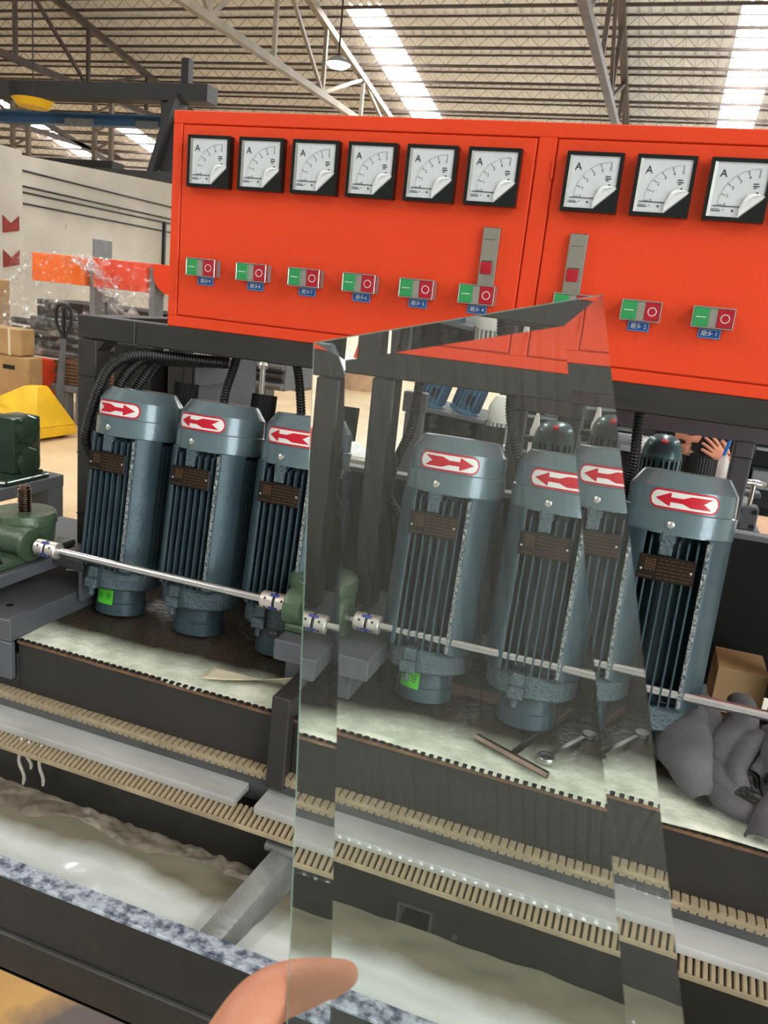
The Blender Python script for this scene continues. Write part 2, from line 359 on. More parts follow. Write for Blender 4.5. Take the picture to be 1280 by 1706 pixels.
# trusses parallel to Y
def truss(x, m):
    z0 = 3.75; me = MB().box(x - .06, x + .06, 4, 23, z0, z0 + .12).build('roof_truss', m, ceil, smooth=False)
    p, q = (x, 4, roofz(4) - .32), (x, 23, roofz(23) - .32)
    MB().bar(p, q, .12, .12).build('top_chord', m, me, smooth=False)
    n = 8
    yy = [4 + 16.5 * i / n for i in range(n + 1)]
    for i in range(n):
        a, b = yy[i], yy[i + 1]
        MB().bar((x, a, z0 + .1), (x, a, roofz(a) - .32), .07, .07).build('web_post', m, me, smooth=False)
        if i % 2: MB().bar((x, a, z0 + .1), (x, b, roofz(b) - .32), .06, .06).build('web_brace', m, me, smooth=False)
        else: MB().bar((x, a, roofz(a) - .32), (x, b, z0 + .1), .06, .06).build('web_brace', m, me, smooth=False)
for x, mm in ((-17.3, m_truss), (-11.75, m_truss), (-6.3, m_truss2), (-.85, m_truss), (4.7, m_truss)): truss(x, mm)
# far walls of the hall
def clad(name, pts_fn, n):
    mb = MB(); V = []; F = []
    for i in range(n + 1):
        for z in (FZ, 1): V.append(pts_fn(i / n, (i % 2) * .05, z))
    for i in range(n): F.append((2 * i, 2 * i + 1, 2 * i + 3, 2 * i + 2))
    return struct(name, mb.add(V, F), m_clad, smooth=False)
clad('wall_back', lambda t, h, z: (-26 + 40 * t, 27 - h, FZ if z == FZ else 1.3), 130)  # kept low out of view: the gap above lets sky brighten the ceiling
clad('wall_far_left', lambda t, h, z: (-24 + h, -14 + 41 * t, FZ if z == FZ else roofz(-14 + 41 * t)), 130)
clad('wall_front_added', lambda t, h, z: (-26 + 40 * t, -14 + h, FZ if z == FZ else roofz(-14)), 130)  # unseen wall added behind the camera to keep bright reflections off the glass
def wr_(y0, y1, z0, z1): return MB().box(14, 14.1, y0, y1, z0, z1)
wrr = MB(); wrr.box(14, 14.1, -4.5, 30, FZ, 9); wrr.box(14, 14.1, -14, -12.5, FZ, 9); wrr.box(14, 14.1, -12.5, -4.5, 4.2, 9)
struct('wall_right', wrr, m_clad, smooth=False)      # unseen, with a tall door opening placed for the streaks on the motor covers
# the plastered partition on the left, with conduits clipped along it
wl = MB().prism([(4, FZ), (10.9, FZ), (18, FZ), (18, 1.4), (10.6, 1.55), (7.2, 1.36), (4, 1.36)], (-7.2, 0, 0), (0, 1, 0), (0, 0, 1), (.2, 0, 0))
wall = struct('wall_left', wl, m_wall, smooth=False)
for y, z in ((0, 1.18), (0, 1.0), (0, .93), (0, .8)):
    MB().tube([(-6.985, 5, z), (-6.985, 18, z + .02)], .012, 6).build('wall_conduit', m_dark, wall)
MB().box(-7, -6.96, 10.2, 10.25, -.2, .95).build('wall_conduit', m_dark, wall)
MB().box(-7, -6.93, 6.75, 7.15, FZ, 1.4).build('pilaster', m_wall, wall, smooth=False)
MB().box(-7, -6.985, 8.55, 8.95, .28, .52).build('socket_patch', m_lgrey, wall, smooth=False)
for z in (.42, .02):
    MB().prism([(6.82, z), (7.08, z + .05), (7.08, z + .22), (6.95, z + .12), (6.82, z + .2)], (-6.93, 0, 0), (0, 1, 0), (0, 0, 1), (.012, 0, 0)).build('red_warning_patch', m_ochre, wall)
# ================================================================== CONTROL CABINET
cab = thing('control_cabinet', 'orange-red steel control cabinet with ammeters and push buttons on the black frame', 'cabinet', (.65, .14, 0))
HT, XR = .355, 1.36
MB().box(-.032, XR, .006, .30, 0, HT).build('cabinet_body', m_red, cab, bev=.002)
fr = MB()
fr.box(-.032, XR, 0, .01, .3345, HT); fr.box(-.032, XR, 0, .01, 0, .0185)
fr.box(-.032, -.0142, 0, .01, .0185, .3345); fr.box(.5885, .6152, 0, .01, .0185, .3345); fr.box(1.335, XR, 0, .01, .0185, .3345)
fr.build('front_frame', m_red, cab, bev=.0012)
MB().box(-.012, .5863, -.0005, .009, .0207, .3325).build('door', m_red, cab, bev=.0012)
MB().box(.6176, 1.333, -.0005, .009, .0207, .3325).build('door', m_red, cab, bev=.0012)
for x in (-.0148, .614):
    for z in (.06, .29): MB().cyl((x, -.001, z - .012), (x, -.001, z + .012), .0022, 8).build('hinge_pin', m_red, cab)
def ammeter(x0, i):
    S, H, zt = .080, .081, .3151; y = -.0145
    mt = MB()
    mt.box(0, S, 0, .014, -H, 0)
    o = lambda b: MB()
    def off(mb): mb.v = [(p[0] + x0, p[1] + y, p[2] + zt) for p in mb.v]; return mb
    body = MB(); t = .0052
    body.box(0, S, .003, .014, -H, 0)
    body.box(0, S, 0, .004, -t, 0); body.box(0, S, 0, .004, -H, -H + t); body.box(0, t, 0, .004, -H + t, -t); body.box(S - t, S, 0, .004, -H + t, -t)
    me = off(body).build('ammeter', m_gloss, cab)
    off(MB().box(t + .0035, S - t, .0018, .0032, -H + t, -t)).build('dial', m_dial, me, smooth=False)
    off(MB().add([(t, .0005, -H + t), (t + .004, .0018, -H + t), (t + .004, .0018, -t), (t, .0005, -t)], [(0, 1, 2, 3)])).build('bevel_strip', m_chrome, me, smooth=False)
    # scale: quarter circle round a pivot at the lower right
    px, pz, r = S - t - .0105, -H + t + .0155, .0475
    sc = MB()
    for k in range(41):
        a = PI - k * (PI / 2) / 40; L = .0022; rr = r
        c_, s_ = math.cos(a), math.sin(a)
        sc.obox((px + c_ * rr, .0014, pz + s_ * rr), (c_, 0, s_), (0, 1, 0), (-s_, 0, c_), L / 2, .0001, .00012)
    off(sc).build('scale_ticks', m_lprint, me, smooth=False)
    sc = MB()
    for k in range(6):
        a = PI - k * (PI / 2) / 5; c_, s_ = math.cos(a), math.sin(a)
        sc.obox((px + c_ * (r - .0035), .0013, pz + s_ * (r - .0035)), (c_, 0, s_), (0, 1, 0), (-s_, 0, c_), .003, .0001, .0003)
    off(sc).build('scale_marks', m_print, me, smooth=False)
    for k in range(6):
        a = PI - k * (PI / 2) / 5; c_, s_ = math.cos(a), math.sin(a)
        text('scale_number', str(k), .0062, (x0 + px + c_ * (r - .0095), y + .0012, zt + pz + s_ * (r - .0095)), m_print, me)
    text('unit_letter', 'A', .0145, (x0 + .0185, y + .0012, zt - .0205), m_print, me)
    off(MB().box(t + .006, S - .028, .0008, .0012, pz - .0022, pz - .0012)).build('needle', m_print, me, smooth=False)
    sm = MB()
    for (a, b, c_, d) in ((.010, .021, -.0665, -.0658), (.010, .023, -.0688, -.0678), (.0250, .0275, -.067, -.0663), (.0585, .0655, -.0325, -.0312), (.0585, .0665, -.0355, -.0342), (.0595, .0635, -.0378, -.0368), (.064, .0662, -.0445, -.042), (.0365, .0388, -.0685, -.066)):
        sm.box(a, b, .0012, .0014, c_, d)
    tag(off(sm).build('small_print', m_print, me, smooth=False), kind='stuff')
    # glossy black corner under the scale and the peeled film over it
    off(MB().prism([(S - t, -H + t), (S - t, -.0505), (.0475, -H + t)], (0, .0002, 0), (1, 0, 0), (0, 0, 1), (0, .001, 0))).build('black_corner', m_gloss, me, smooth=False)
    A, B = Vector((S - t + .0015, 0, -.0475)), Vector((.0445, 0, -H + t - .0005))
    def pf(u, v):
        e = A.lerp(B, u); nrm = Vector((-.62, 0, .78)).normalized(); wd = .0155 * (math.sin(PI * min(1, u * 1.08)) ** .55) * (1 - .12 * math.cos(u * 9))
        a = v * 2.3
        return e + nrm * (wd * math.sin(a) / 1.0) * (.6 + .4 * (1 - abs(v - .5))) + Vector((0, -.0004 - .0045 * (1 - math.cos(a)) * .6 * math.sin(PI * u), 0))
    off(MB().grid(pf, 14, 8)).build('peeled_film', m_film, me, ang=180, thick=.0002)
    return me
for i in range(6): ammeter(.0063 + .0965 * i, i)
for i in range(4): ammeter(.6346 + .098 * i, i + 6)
def push_button(x0, n):
    zt = .1192; y = -.0225; W_, H_ = .0565, .0295
    base = MB().box(x0 + .001, x0 + W_ - .001, y + .008, 0, zt - H_ + .001, zt - .001).build('push_button_station', m_lgrey, cab)
    fb = MB(); e = .0018
    fb.box(x0, x0 + W_, y + .002, y + .009, zt - H_, zt)
    fb.box(x0, x0 + W_, y, y + .003, zt - e, zt); fb.box(x0, x0 + W_, y, y + .003, zt - H_, zt - H_ + e)
    fb.box(x0, x0 + e, y, y + .003, zt - H_ + e, zt - e); fb.box(x0 + W_ - e, x0 + W_, y, y + .003, zt - H_ + e, zt - e)
    fb.build('metal_bezel', m_chrome, base, bev=.0004)
    tag(MB().box(x0 + e, x0 + .0225, y + .0002, y + .004, zt - H_ + e, zt - e).build('start_button', m_green, base, bev=.0008), 'green start button')
    tag(MB().box(x0 + .0228, x0 + .0335, y + .0012, y + .004, zt - H_ + e, zt - e).build('lens', m_lens, base, bev=.0004), 'grey middle lens')
    tag(MB().box(x0 + .0338, x0 + W_ - e, y + .0002, y + .004, zt - H_ + e, zt - e).build('stop_button', m_rbut, base, bev=.0008), 'red stop button')
    MB().box(x0 + .0055, x0 + .0185, y - .0002, y + .0006, zt - H_ / 2 - .0005, zt - H_ / 2 + .0005).build('start_mark', m_white, base, smooth=False)
    cx, cz = x0 + .0442, zt - H_ / 2
    ring = MB(); ri, ro = .0052, .0062
    V = []; F = []
    for k in range(28):
        a = 2 * PI * k / 28; V += [(cx + ri * math.cos(a), y - .0002, cz + ri * math.sin(a)), (cx + ro * math.cos(a), y - .0002, cz + ro * math.sin(a))]
    for k in range(28): F.append((2 * k, 2 * k + 1, (2 * k + 3) % 56, (2 * k + 2) % 56))
    ring.add(V, F).build('stop_mark', m_white, base, smooth=False)
    # engraved label plate under the station
    lx0, lx1, lz0, lz1 = x0 + .0125, x0 + .0435, .0755, .0893
    lp = tag(MB().box(lx0, lx1, -.0018, 0, lz0, lz1).build('name_label', m_blue, cab, smooth=False), 'small blue label reading 磨头%d' % n)
    b = MB(); d = .0009; q = .0004
    b.box(lx0 + d, lx1 - d, -.002, -.0018, lz1 - d - q, lz1 - d); b.box(lx0 + d, lx1 - d, -.002, -.0018, lz0 + d, lz0 + d + q)
    b.box(lx0 + d, lx0 + d + q, -.002, -.0018, lz0 + d, lz1 - d); b.box(lx1 - d - q, lx1 - d, -.002, -.0018, lz0 + d, lz1 - d)
    b.build('label_border', m_white, lp, smooth=False)
    text('lettering', '磨头' + (' ' if n < 6 else '') + str(n), .0082, ((lx0 + lx1) / 2, -.0022, (lz0 + lz1) / 2), m_white, lp, bold=.006 * .0082)
for i in range(6): push_button(.0159 + .0969 * i, 9 - i)
for i in range(3): push_button(.6460 + .0985 * i, 3 - i)
def latch(x0):
    z1, z0 = .2045, .100
    l = MB().box(x0, x0 + .0266, -.0085, 0, z0, z1).build('door_latch', m_steel, cab, bev=.0012)
    fr = MB(); fr.box(x0 + .0038, x0 + .0212, -.0089, -.0085, z0 + .056, z1 - .018)
    fr.build('paddle', m_steel, l, bev=.0003)
    b = MB(); b.box(x0 + .0038, x0 + .0212, -.0087, -.0085, z1 - .018, z1 - .0173); b.box(x0 + .0036, x0 + .0214, -.0092, -.0087, z0 + .0548, z0 + .0556)
    b.build('paddle_gap', m_dark, l, smooth=False)
    tag(MB().box(x0 + .0030, x0 + .0205, -.0125, -.0085, z0 + .036, z0 + .0542).build('release_button', m_rbut, l, bev=.002, seg=2), 'dark red release button')
    tag(MB().box(x0 + .0248, x0 + .0268, -.0088, -.001, z0, z1).build('bright_edge', m_chrome, l, smooth=False))
latch(.5243); latch(.6548)
# ================================================================== FRAME
frm = thing('machine_frame', 'black square-tube frame that carries the orange cabinet over the motors', 'frame', (.5, .15, -.7))
b = MB().box(-.227, -.1, 0, .045, -.042, 0); b.build('top_rail', m_black, frm, bev=.002)
MB().box(-.0985, 1.5, 0, .045, -.0425, 0).build('top_rail', m_black, frm, bev=.002)
MB().box(-.227, -.185, .0005, .045, -.5045, -.0435).build('post', m_black, frm, bev=.002)
MB().box(.367, .407, .0005, .045, -.4472, -.0435).build('post', m_black, frm, bev=.003)
MB().box(1.085, 1.125, .09, .13, -.545, -.0435).build('post', m_black, frm, bev=.002)
for z in (-.112, -.262, -.385): MB().box(-.2275, -.1845, -.0002, .0455, z - .0008, z + .0008).build('weld_seam', m_void, frm, smooth=False)
MB().box(-.227, 1.5, .30, .34, -.042, 0).build('rear_rail', m_black, frm, bev=.002)
MB().box(-.227, -.187, .045, .30, -.042, 0).build('side_rail', m_black, frm, bev=.002)
MB().box(-.227, -.187, .30, .34, FZ, -.042).build('rear_post', m_black, frm, bev=.002)
gr = MB().prism([(-.185, -.0435), (-.165, -.0435), (-.185, -.0635)], (0, .002, 0), (1, 0, 0), (0, 0, 1), (0, .04, 0)); gr.build('gusset', m_black, frm)
pn = thing('backing_sheet', 'black sheet panel standing behind the row of upright motors', 'sheet metal', (.45, .25, -.56))
MB().box(-.18, 1.45, .25, .256, -.55, -.262).build('sheet', m_void, pn, smooth=False)
MB().box(-.18, 1.45, .243, .275, -.262, -.252).build('top_edge', m_lgrey, pn, bev=.001)
# ================================================================== MOTORS
tilt = math.radians(8)
def make_motor():
    r = thing('motor', '', 'motor', (0, 0, -ZC)); ORG[r.name] = Vector((0, 0, 0))
    L0 = .336    # distance from the foot of the spindle sleeve to the cover's lower edge
    z = lambda q: L0 + q
    MB().lathe([(.046, 0), (.046, .022), (.044, .024), (.044, .052), (.050, .054), (.050, .06)], n=32).build('spindle_sleeve', m_mbody, r)
    rg = MB().lathe([(.066, z(-.283)), (.071, z(-.279)), (.071, z(-.252)), (.066, z(-.246)), (.05, z(-.243))], n=40).build('end_shield', m_mcast, r)
    MB().lathe([(.055, z(-.25)), (.055, z(.01))], n=24).build('stator_body', m_mbody, r)
    MB().lathe([(.0782, z(0)), (.0785, z(.032)), (.0762, z(.0335)), (.0755, z(.064)), (.0605, z(.086)), (.057, z(.087)), (0, z(.087))], n=64).build('fan_cover', m_mcover, r, ang=20)
    def fin(poly_a, poly_b, z0, z1, m=m_mbody, nm='fin'):
        # a rib from root a to tip b with chamfered upper end
        a = Vector(poly_a); c = Vector(poly_b); d = (c - a); t = Vector((-d.y, d.x)).normalized() * .0013
        V = []
        for q, zz in ((a, z0), (c, z0), (c, z1 - .012), (a, z1)):
            V += [(q.x - t.x, q.y - t.y, zz), (q.x + t.x, q.y + t.y, zz)]
        return MB().add(V, [(0, 2, 4, 6), (1, 7, 5, 3), (0, 1, 3, 2), (2, 3, 5, 4), (4, 5, 7, 6), (0, 6, 7, 1)]).build(nm, m, r, smooth=False)
    for i in range(7):
        x = -.0455 + .0125 * i; z1 = z(.003)
        if i in (2, 3): fin((x, -.045), (x, -.0745), z(-.232), z(-.03))
        else: fin((x, -.045), (x, -.0745 if 0 < i < 6 else -.0725), z(-.243), z1)
        fin((x, .045), (x, .0735), z(-.243), z1)
    for i in range(6):
        y = -.024 + .0125 * i
        for s in (-1, 1): fin((s * .045, y), (s * .0745, y), z(-.243), z(.003))
    for s in (-1, 1):
        for q in (-1, 1):
            pts = [(.040 * s, .050 * q), (.0415 * s, .0735 * q), (.047 * s, .0725 * q), (.073 * s, .0385 * q), (.0735 * s, .033 * q), (.05 * s, .033 * q)]
            MB().prism([(a, b_) for a, b_ in pts], (0, 0, z(-.243)), (1, 0, 0), (0, 1, 0), (0, 0, .244)).build('corner_pad', m_mbody, r, bev=.0008)
    tag(MB().box(.0395, .0455, -.0758, -.0705, z(-.24), z(-.004)).build('cast_edge', m_mridge, r, bev=.0015, seg=2), 'bright rough-cast edge')
    # lugs with tie bolt
    lg = MB(); lg.box(-.0215, -.0035, -.0765, -.05, z(-.03), z(.004)); lg.box(-.0235, -.0015, -.0745, -.05, z(-.012), z(.004)); lg.build('upper_lug', m_mcast, r, bev=.0015)
    l2 = MB(); l2.box(-.0225, -.0035, -.0795, -.05, z(-.263), z(-.243)); l2.box(-.025, -.001, -.0835, -.05, z(-.281), z(-.263)); l2.build('lower_lug', m_mcast, r, bev=.0015)
    MB().cyl((-.013, -.0755, z(-.295)), (-.013, -.0755, z(-.281)), .0048, 6).build('tie_bolt', m_mcast, r)
    MB().lathe([(.0058, 0), (.0052, .002), (.0025, .0038), (0, .004)], (-.012, -.0777, z(.014)), (-.12, -1, 0), 12).build('cover_screw', m_rivet, r)
    # nameplate
    pl = tag(MB().box(-.0455, .0305, -.0785, -.0765, z(-.066), z(-.031)).build('nameplate', m_plate, r, bev=.0008), 'dark brown printed nameplate with two rivets')
    e = MB(); random.seed(3)
    for row in range(6):
        zz = z(-.036 - row * .0051); x = -.019 + (.0 if row else .002)
        while x < .026:
            w_ = random.uniform(.003, .009); e.box(x, min(x + w_, .028), -.0788, -.0785, zz - .00035, zz + .00035); x += w_ + random.uniform(.001, .003)
    for row in range(5):
        zz = z(-.0375 - row * .0035)
        for k in range(4): e.box(-.036 + k * .0038, -.0336 + k * .0038, -.0788, -.0785, zz - .0009, zz + .0009)
    for k in range(5): e.box(-.043 + k * .004, -.0405 + k * .004, -.0788, -.0785, z(-.0625), z(-.0613))
    e.build('plate_print', m_gold, pl, smooth=False)
    for x, q in ((-.0405, -.052), (.0255, -.048)): MB().lathe([(.0022, 0), (.0018, .001), (0, .0014)], (x, -.0785, z(q)), (0, -1, 0), 10).build('rivet', m_rivet, pl)
    # adjusting knob and terminal box at the back
    kn = MB(); n = 36; V = []
    kb = MB(); prof = [(.0230 + (.0012 if k % 2 else 0)) for k in range(72)]
    kb.prism([(math.cos(2 * PI * k / 72) * prof[k], math.sin(2 * PI * k / 72) * prof[k]) for k in range(72)], (.022, .107, z(.05)), (1, 0, 0), (0, 1, 0), (0, 0, .062))
    tag(kb.build('ribbed_knob', m_void, r, ang=60), 'black ribbed knob behind the cover')
    MB().cyl((.022, .107, z(-.07)), (.022, .107, z(.05)), .012, 12).build('knob_shaft', m_dark, r)
    MB().box(-.04, .05, .07, .125, z(-.16), z(-.06)).build('terminal_box', m_mbody, r, bev=.004)
    r.rotation_euler = (-tilt, 0, 0)
    return r
def arrow_label(root, right, ctr=0):
    Rr = .0768; L0 = .336; zc = L0 + .0485; sg = 1 if right else -1
    def wr(s, h, e=0): a = (s + ctr) / Rr; return ((Rr + e) * math.sin(a), -(Rr + e) * math.cos(a), zc + h)
    def stad(hw, hh, e):
        hw *= 1.1; hh *= 1.06
        mb = MB(); n = 48; V = []; F = []
        for i in range(n + 1):
            s = -hw + 2 * hw * i / n; q = hw - hh
            y = hh if abs(s) <= q else math.sqrt(max(0, hh * hh - (abs(s) - q) ** 2))
            V += [wr(s, -y, e), wr(s, y, e)]
        for i in range(n): F.append((2 * i, 2 * i + 2, 2 * i + 3, 2 * i + 1))
        return mb.add(V, F)
    lb = tag(stad(.045, .0128, 0).build('arrow_label', m_ared, root, ang=180), 'red and white label with an arrow pointing ' + ('right' if right else 'left'))
    stad(.0425, .0103, .0003).build('label_ground', m_awhite, lb, ang=180)
    # arrow outline as upper height along its length, tip at s = +.038
    P = [(-.036, .0085, .0085), (-.0345, .0085, .0085)]
    mb = MB(); V = []; F = []
    def H(s):   # (lower, upper, notch) for the arrow pointing to +s
        if s > .018: return (.0095 * (.037 - s) / .019 if s > .020 else .0095 * (.037 - s) / .019)
        if s > .002: return .0034
        if s > -.008: return .0034 + (.0078 - .0034) * (.002 - s) / .010
        return .0078
    N_ = 40
    ss = [-.036 + .073 * i / N_ for i in range(N_ + 1)]
    for i in range(N_):
        s0, s1 = ss[i], ss[i + 1]
        h0, h1 = (H(s0), H(s1))
        if (s0 < .018) != (s1 < .018): h0 = h1
        def notch(s): return max(0, (.0085 * (-.024 - s) / .012)) if s < -.024 else 0
        n0, n1 = notch(s0), notch(s1)
        for k in (1, -1):
            s0, s1, q0, q1 = s0, s1, s0 * 1.08, s1 * 1.08
            mb.add([wr(sg * q0, k * min(n0, h0), .0006), wr(sg * q1, k * min(n1, h1), .0006), wr(sg * q1, k * h1, .0006), wr(sg * q0, k * h0, .0006)], [(0, 1, 2, 3)])
    mb.build('arrow', m_ared, lb, ang=180)
def note_label(root, ds=0):
    Rr = .0468; n = 12
    def wr(s, h, e=.0003): a = s / Rr; return ((Rr + e) * math.sin(a), -(Rr + e) * math.cos(a), h)
    V = []; F = []
    for i in range(n + 1):
        s = ds - .037 + .036 * i / n; V += [wr(s, .020), wr(s, .049)]
    for i in range(n): F.append((2 * i, 2 * i + 2, 2 * i + 3, 2 * i + 1))
    nt = tag(MB().add(V, F).build('paper_note', m_note, root, ang=180), 'bright green paper note reading 左牙')
    text('handwriting', '左 牙', .0135, (0, 0, 0), m_print, nt, wrap=lambda x, y: Vector(wr(ds + x - .019, .0345 + y, .0007)))
proto = make_motor()
GRP = 'upright grinding motors in a row under the cabinet'
spots = [(-.085, 1, 'teal motor at the far left end, arrow pointing right, green note on its foot'),
         (.087, 0, 'teal motor second from the left end, whole left arrow in clear view'),
         (.258, 0, 'teal motor whose right side is hidden by the left edge of the held glass'),
         (.530, 1, 'teal motor seen through the glass with right-pointing arrow and green note'),
         (.705, 0, 'teal motor doubled by the right edge band of the held glass'),
         (.880, 0, 'teal motor standing right of the held glass next to the grey gloves')]
foot = Vector((0, -math.sin(tilt) * .336, -.211 - math.cos(tilt) * .336))
copies = [proto] + [copy_tree(proto) for _ in range(5)]
for m_, (x, right, lab) in zip(copies, spots):
    m_.location = Vector((x, 0, ZC)) + foot + (Vector(((.817 - x) * .035, -.045, .009)) if x > .3 else Vector()); m_['label'] = lab; m_['group'] = GRP; ORG[m_.name] = Vector((0, 0, 0))
    arrow_label(m_, right, -.0045 if x < .3 else 0)
    if right: note_label(m_, .014 if x < 0 else .003)
# ================================================================== CONVEYOR BELOW THE MOTORS
TY = math.atan(.0072)          # the conveyor runs very slightly downhill to the right
conv = thing('conveyor', 'long black conveyor with beige toothed belt and wet silver guide bars', 'conveyor', (0, -.2, -.65))
conv.rotation_euler = (0, TY, 0)
def housing(x0, x1):
    MB().box(x0, x1, -.25, .12, -.637, -.549).build('belt_housing', m_house, conv, bev=.0015)
    MB().box(x0, x1, -.252, -.244, -.549, -.5435).build('serrated_strip', m_rust, conv, smooth=False)
    n = int((x1 - x0) / .0125); t = MB()
    for i in range(n):
        x = x0 + (i + .5) * .0125
        t.box(x - .0032, x + .0032, -.2525, -.246, -.5435, -.5405)
    tag(t.build('strip_tooth', m_dark, conv, smooth=False), kind='stuff')
housing(-.142, .352); housing(.382, 1.5)
MB().box(-.45, -.142, -.25, .0, -.637, -.57).build('belt_housing', m_house, conv, bev=.002)
tag(MB().box(.352, .382, -.272, -.1, -.66, -.503).build('joint_bracket', m_black, conv, bev=.002), 'black upright bracket between the two housings')
MB().box(-.45, 1.5, -.2652, -.2, -.6490, -.6410).build('belt_back', m_belt, conv, smooth=False)
tooth = None
up = MB().box(-.0045, .0045, -.2645, -.2, -.6440, -.6375); lo = MB().box(-.0045, .0045, -.2655, -.2, -.6525, -.6462)
def row(mb, name, m, x0, x1, pitch, parent, y=0):
    base = ORG[parent.name]
    a = mb.build(name, m, parent, smooth=False); loc0 = Vector((0, 0, 0)); n = int((x1 - x0) / pitch)
    for i in range(n):
        o = a if i == 0 else a.copy()
        if i: C.objects.link(o); o.parent = parent
        o.location = Vector((x0 + (i + .5) * pitch, 0, 0))
row(up, 'upper_belt_tooth', m_belt, -.30, 1.3, .0117, conv)
row(lo, 'lower_belt_tooth', m_belt, -.30, 1.3, .0117, conv)
MB().box(-.45, 1.5, -.258, .1, -.70, -.6525).build('lower_rail', m_shelfg, conv, bev=.001)
for x0, x1 in ((-.46, .318), (.352, 1.5)):
    tag(MB().box(x0, x1, -.306, -.256, -.686, -.672).build('guide_bar', m_silver, conv, bev=.0015, seg=2), 'wet silver guide bar')
MB().prism([(-.296, -.6875), (-.328, -.6965), (-.328, -.7002), (-.296, -.7035)], (-.46, 0, 0), (0, 1, 0), (0, 0, 1), (1.96, 0, 0)).build('rack_back', m_beltd, conv, smooth=False)
MB().prism([(-.3265, -.6940), (-.3295, -.6948), (-.3295, -.7005), (-.3265, -.7005)], (-.46, 0, 0), (0, 1, 0), (0, 0, 1), (1.96, 0, 0)).build('rack_lip', m_belt, conv, smooth=False)
V = MB(); V.add([(-.0036, -.296, -.6875), (.0036, -.296, -.6875), (.0036, -.327, -.6965), (-.0036, -.327, -.6965), (-.0024, -.296, -.683), (.0024, -.296, -.683), (.0024, -.327, -.692), (-.0024, -.327, -.692)],
                [(4, 5, 6, 7), (0, 4, 7, 3), (1, 2, 6, 5), (0, 1, 5, 4), (3, 7, 6, 2)])
row(V, 'rack_tooth', m_belt, -.44, 1.32, .0094, conv)
wb = MB()
wb.box(-.46, .592, -.29, -.24, -.925, -.704); wb.box(.642, 1.5, -.29, -.24, -.925, -.704); wb.box(.592, .642, -.29, -.24, -.765, -.704); wb.box(.592, .642, -.29, -.24, -.925, -.806)
wb.build('conveyor_wall', m_tray, conv, smooth=False)
wf = MB(); wf.box(.590, .594, -.2925, -.24, -.808, -.763); wf.box(.64, .644, -.2925, -.24, -.808, -.763); wf.box(.594, .64, -.2925, -.24, -.767, -.763); wf.build('drain_opening_frame', m_shelfg, conv, smooth=False)
for x, z in ((.68, -.79), (.70, -.815), (.95, -.76)): MB().cyl((x, -.295, z), (x, -.29, z), .004, 8).build('wall_bolt', m_shelfg, conv)
# cover sheets
def sheet(name_lab, x0, x1, seed):
    def f(u, v):
        x = x0 + (x1 - x0) * u; y = -.252 + .40 * v
        # left side of each sheet is cut back at a slant
        cut = max(0, .05 * (1 - u / .25)) * (1 - v) if u < .25 else 0
        z = -.5425 + .004 * noise.noise(Vector((x * 6 + seed, y * 6, 0))) + .010 * max(0, abs(u - .5) * 2 - .86) * (1 - v)
        x -= .06 * v * (1 - u) * (1 if seed == 0 else 0)
        return Vector((x, y + cut * .2, z - .004 * max(0, (1 - v * 6))))
    return tag(MB().grid(f, 60, 30).build('cover_sheet', m_sheet, None, ang=180, thick=.0022), name_lab, 'cover sheet', 'slurry crusted cover sheets')
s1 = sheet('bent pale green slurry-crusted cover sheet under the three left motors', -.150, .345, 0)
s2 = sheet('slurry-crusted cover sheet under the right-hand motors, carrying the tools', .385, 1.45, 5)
# peeled corner of masking film at the right end of the left sheet
def pc(u, v): return Vector((.20 + .145 * u, -.225 + .05 * u + .05 * v * (1 - u), -.5375 + .018 * u * u * (1 - v)))
tag(MB().grid(pc, 14, 6).build('masking_film', m_tape, None, ang=180, thick=.0006), 'curled yellowish edge of masking film at the right end of the left cover sheet', 'film')
# ------------------------------------------------ water tray
m_divp = mat('scratched_zinc_plate', (150, 150, 146), .4, .3, var=.3, scale=20, bump=.2)
tray = thing('water_tray', 'black wet water tray with splashed rim in front of the conveyor', 'tray', (.4, -.4, -.93)); tray.rotation_euler = (0, TY, 0)
b = MB(); b.box(-.6, 1.5, -.500, -.494, -.93, -.765); b.box(-.6, 1.5, -.5, -.24, -.932, -.926); b.build('tray_shell', m_tray, tray, smooth=False)
b = MB().box(-.6, 1.5, -.502, -.472, -.766, -.759).build('rim', m_rim, tray, bev=.0015)
MB().box(-.6, 1.5, -.504, -.500, -.862, -.858).build('weld_bead', m_shelfg, tray, smooth=False)
tag(MB().prism([(0, 0), (1, 0), (1, 1), (0, 1)], (.389, -.288, -.736), (.028, 0, -.012), (-.03, -.19, -.030), (.010, 0, -.075)).build('divider_plate', m_divp, tray, bev=.001), 'grey slanting divider plate across the tray')
MB().cyl((.372, -.296, -.742), (.42, -.296, -.742), .009, 12).build('divider_end', m_divp, tray)
for x in (-.4, .5, 1.3): MB().box(x, x + .05, -.45, -.40, FZ, -.932).build('leg', m_tray, tray, smooth=False)
def wat(u, v):
    x = -.59 + 2.08 * u; y = -.4935 + .202 * v
    return Vector((x, y, -.800 - .0072 * x + .0016 * noise.noise(Vector((x * 18, y * 30, 3))) * (1 + 3 * v)))
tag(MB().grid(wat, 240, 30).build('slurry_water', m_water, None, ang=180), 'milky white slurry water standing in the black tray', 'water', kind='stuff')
def foam(u, v):
    x = -.42 + .78 * u; wd = .075 * (.55 + .7 * noise.noise(Vector((x * 7, 0, 1))) * .6 + .3 * math.sin(u * 9 + 1) ** 2) * (1 - u * .35)
    y = -.288 - wd * (1 - v)
    h = .012 * v * (1 - u) + .008 * abs(noise.noise(Vector((x * 26, y * 40, 7)))) + .004 * noise.noise(Vector((x * 70, y * 70, 2)))
    return Vector((x, y, -.802 - .0072 * x + (h + .004) * min(1, v * 4)))
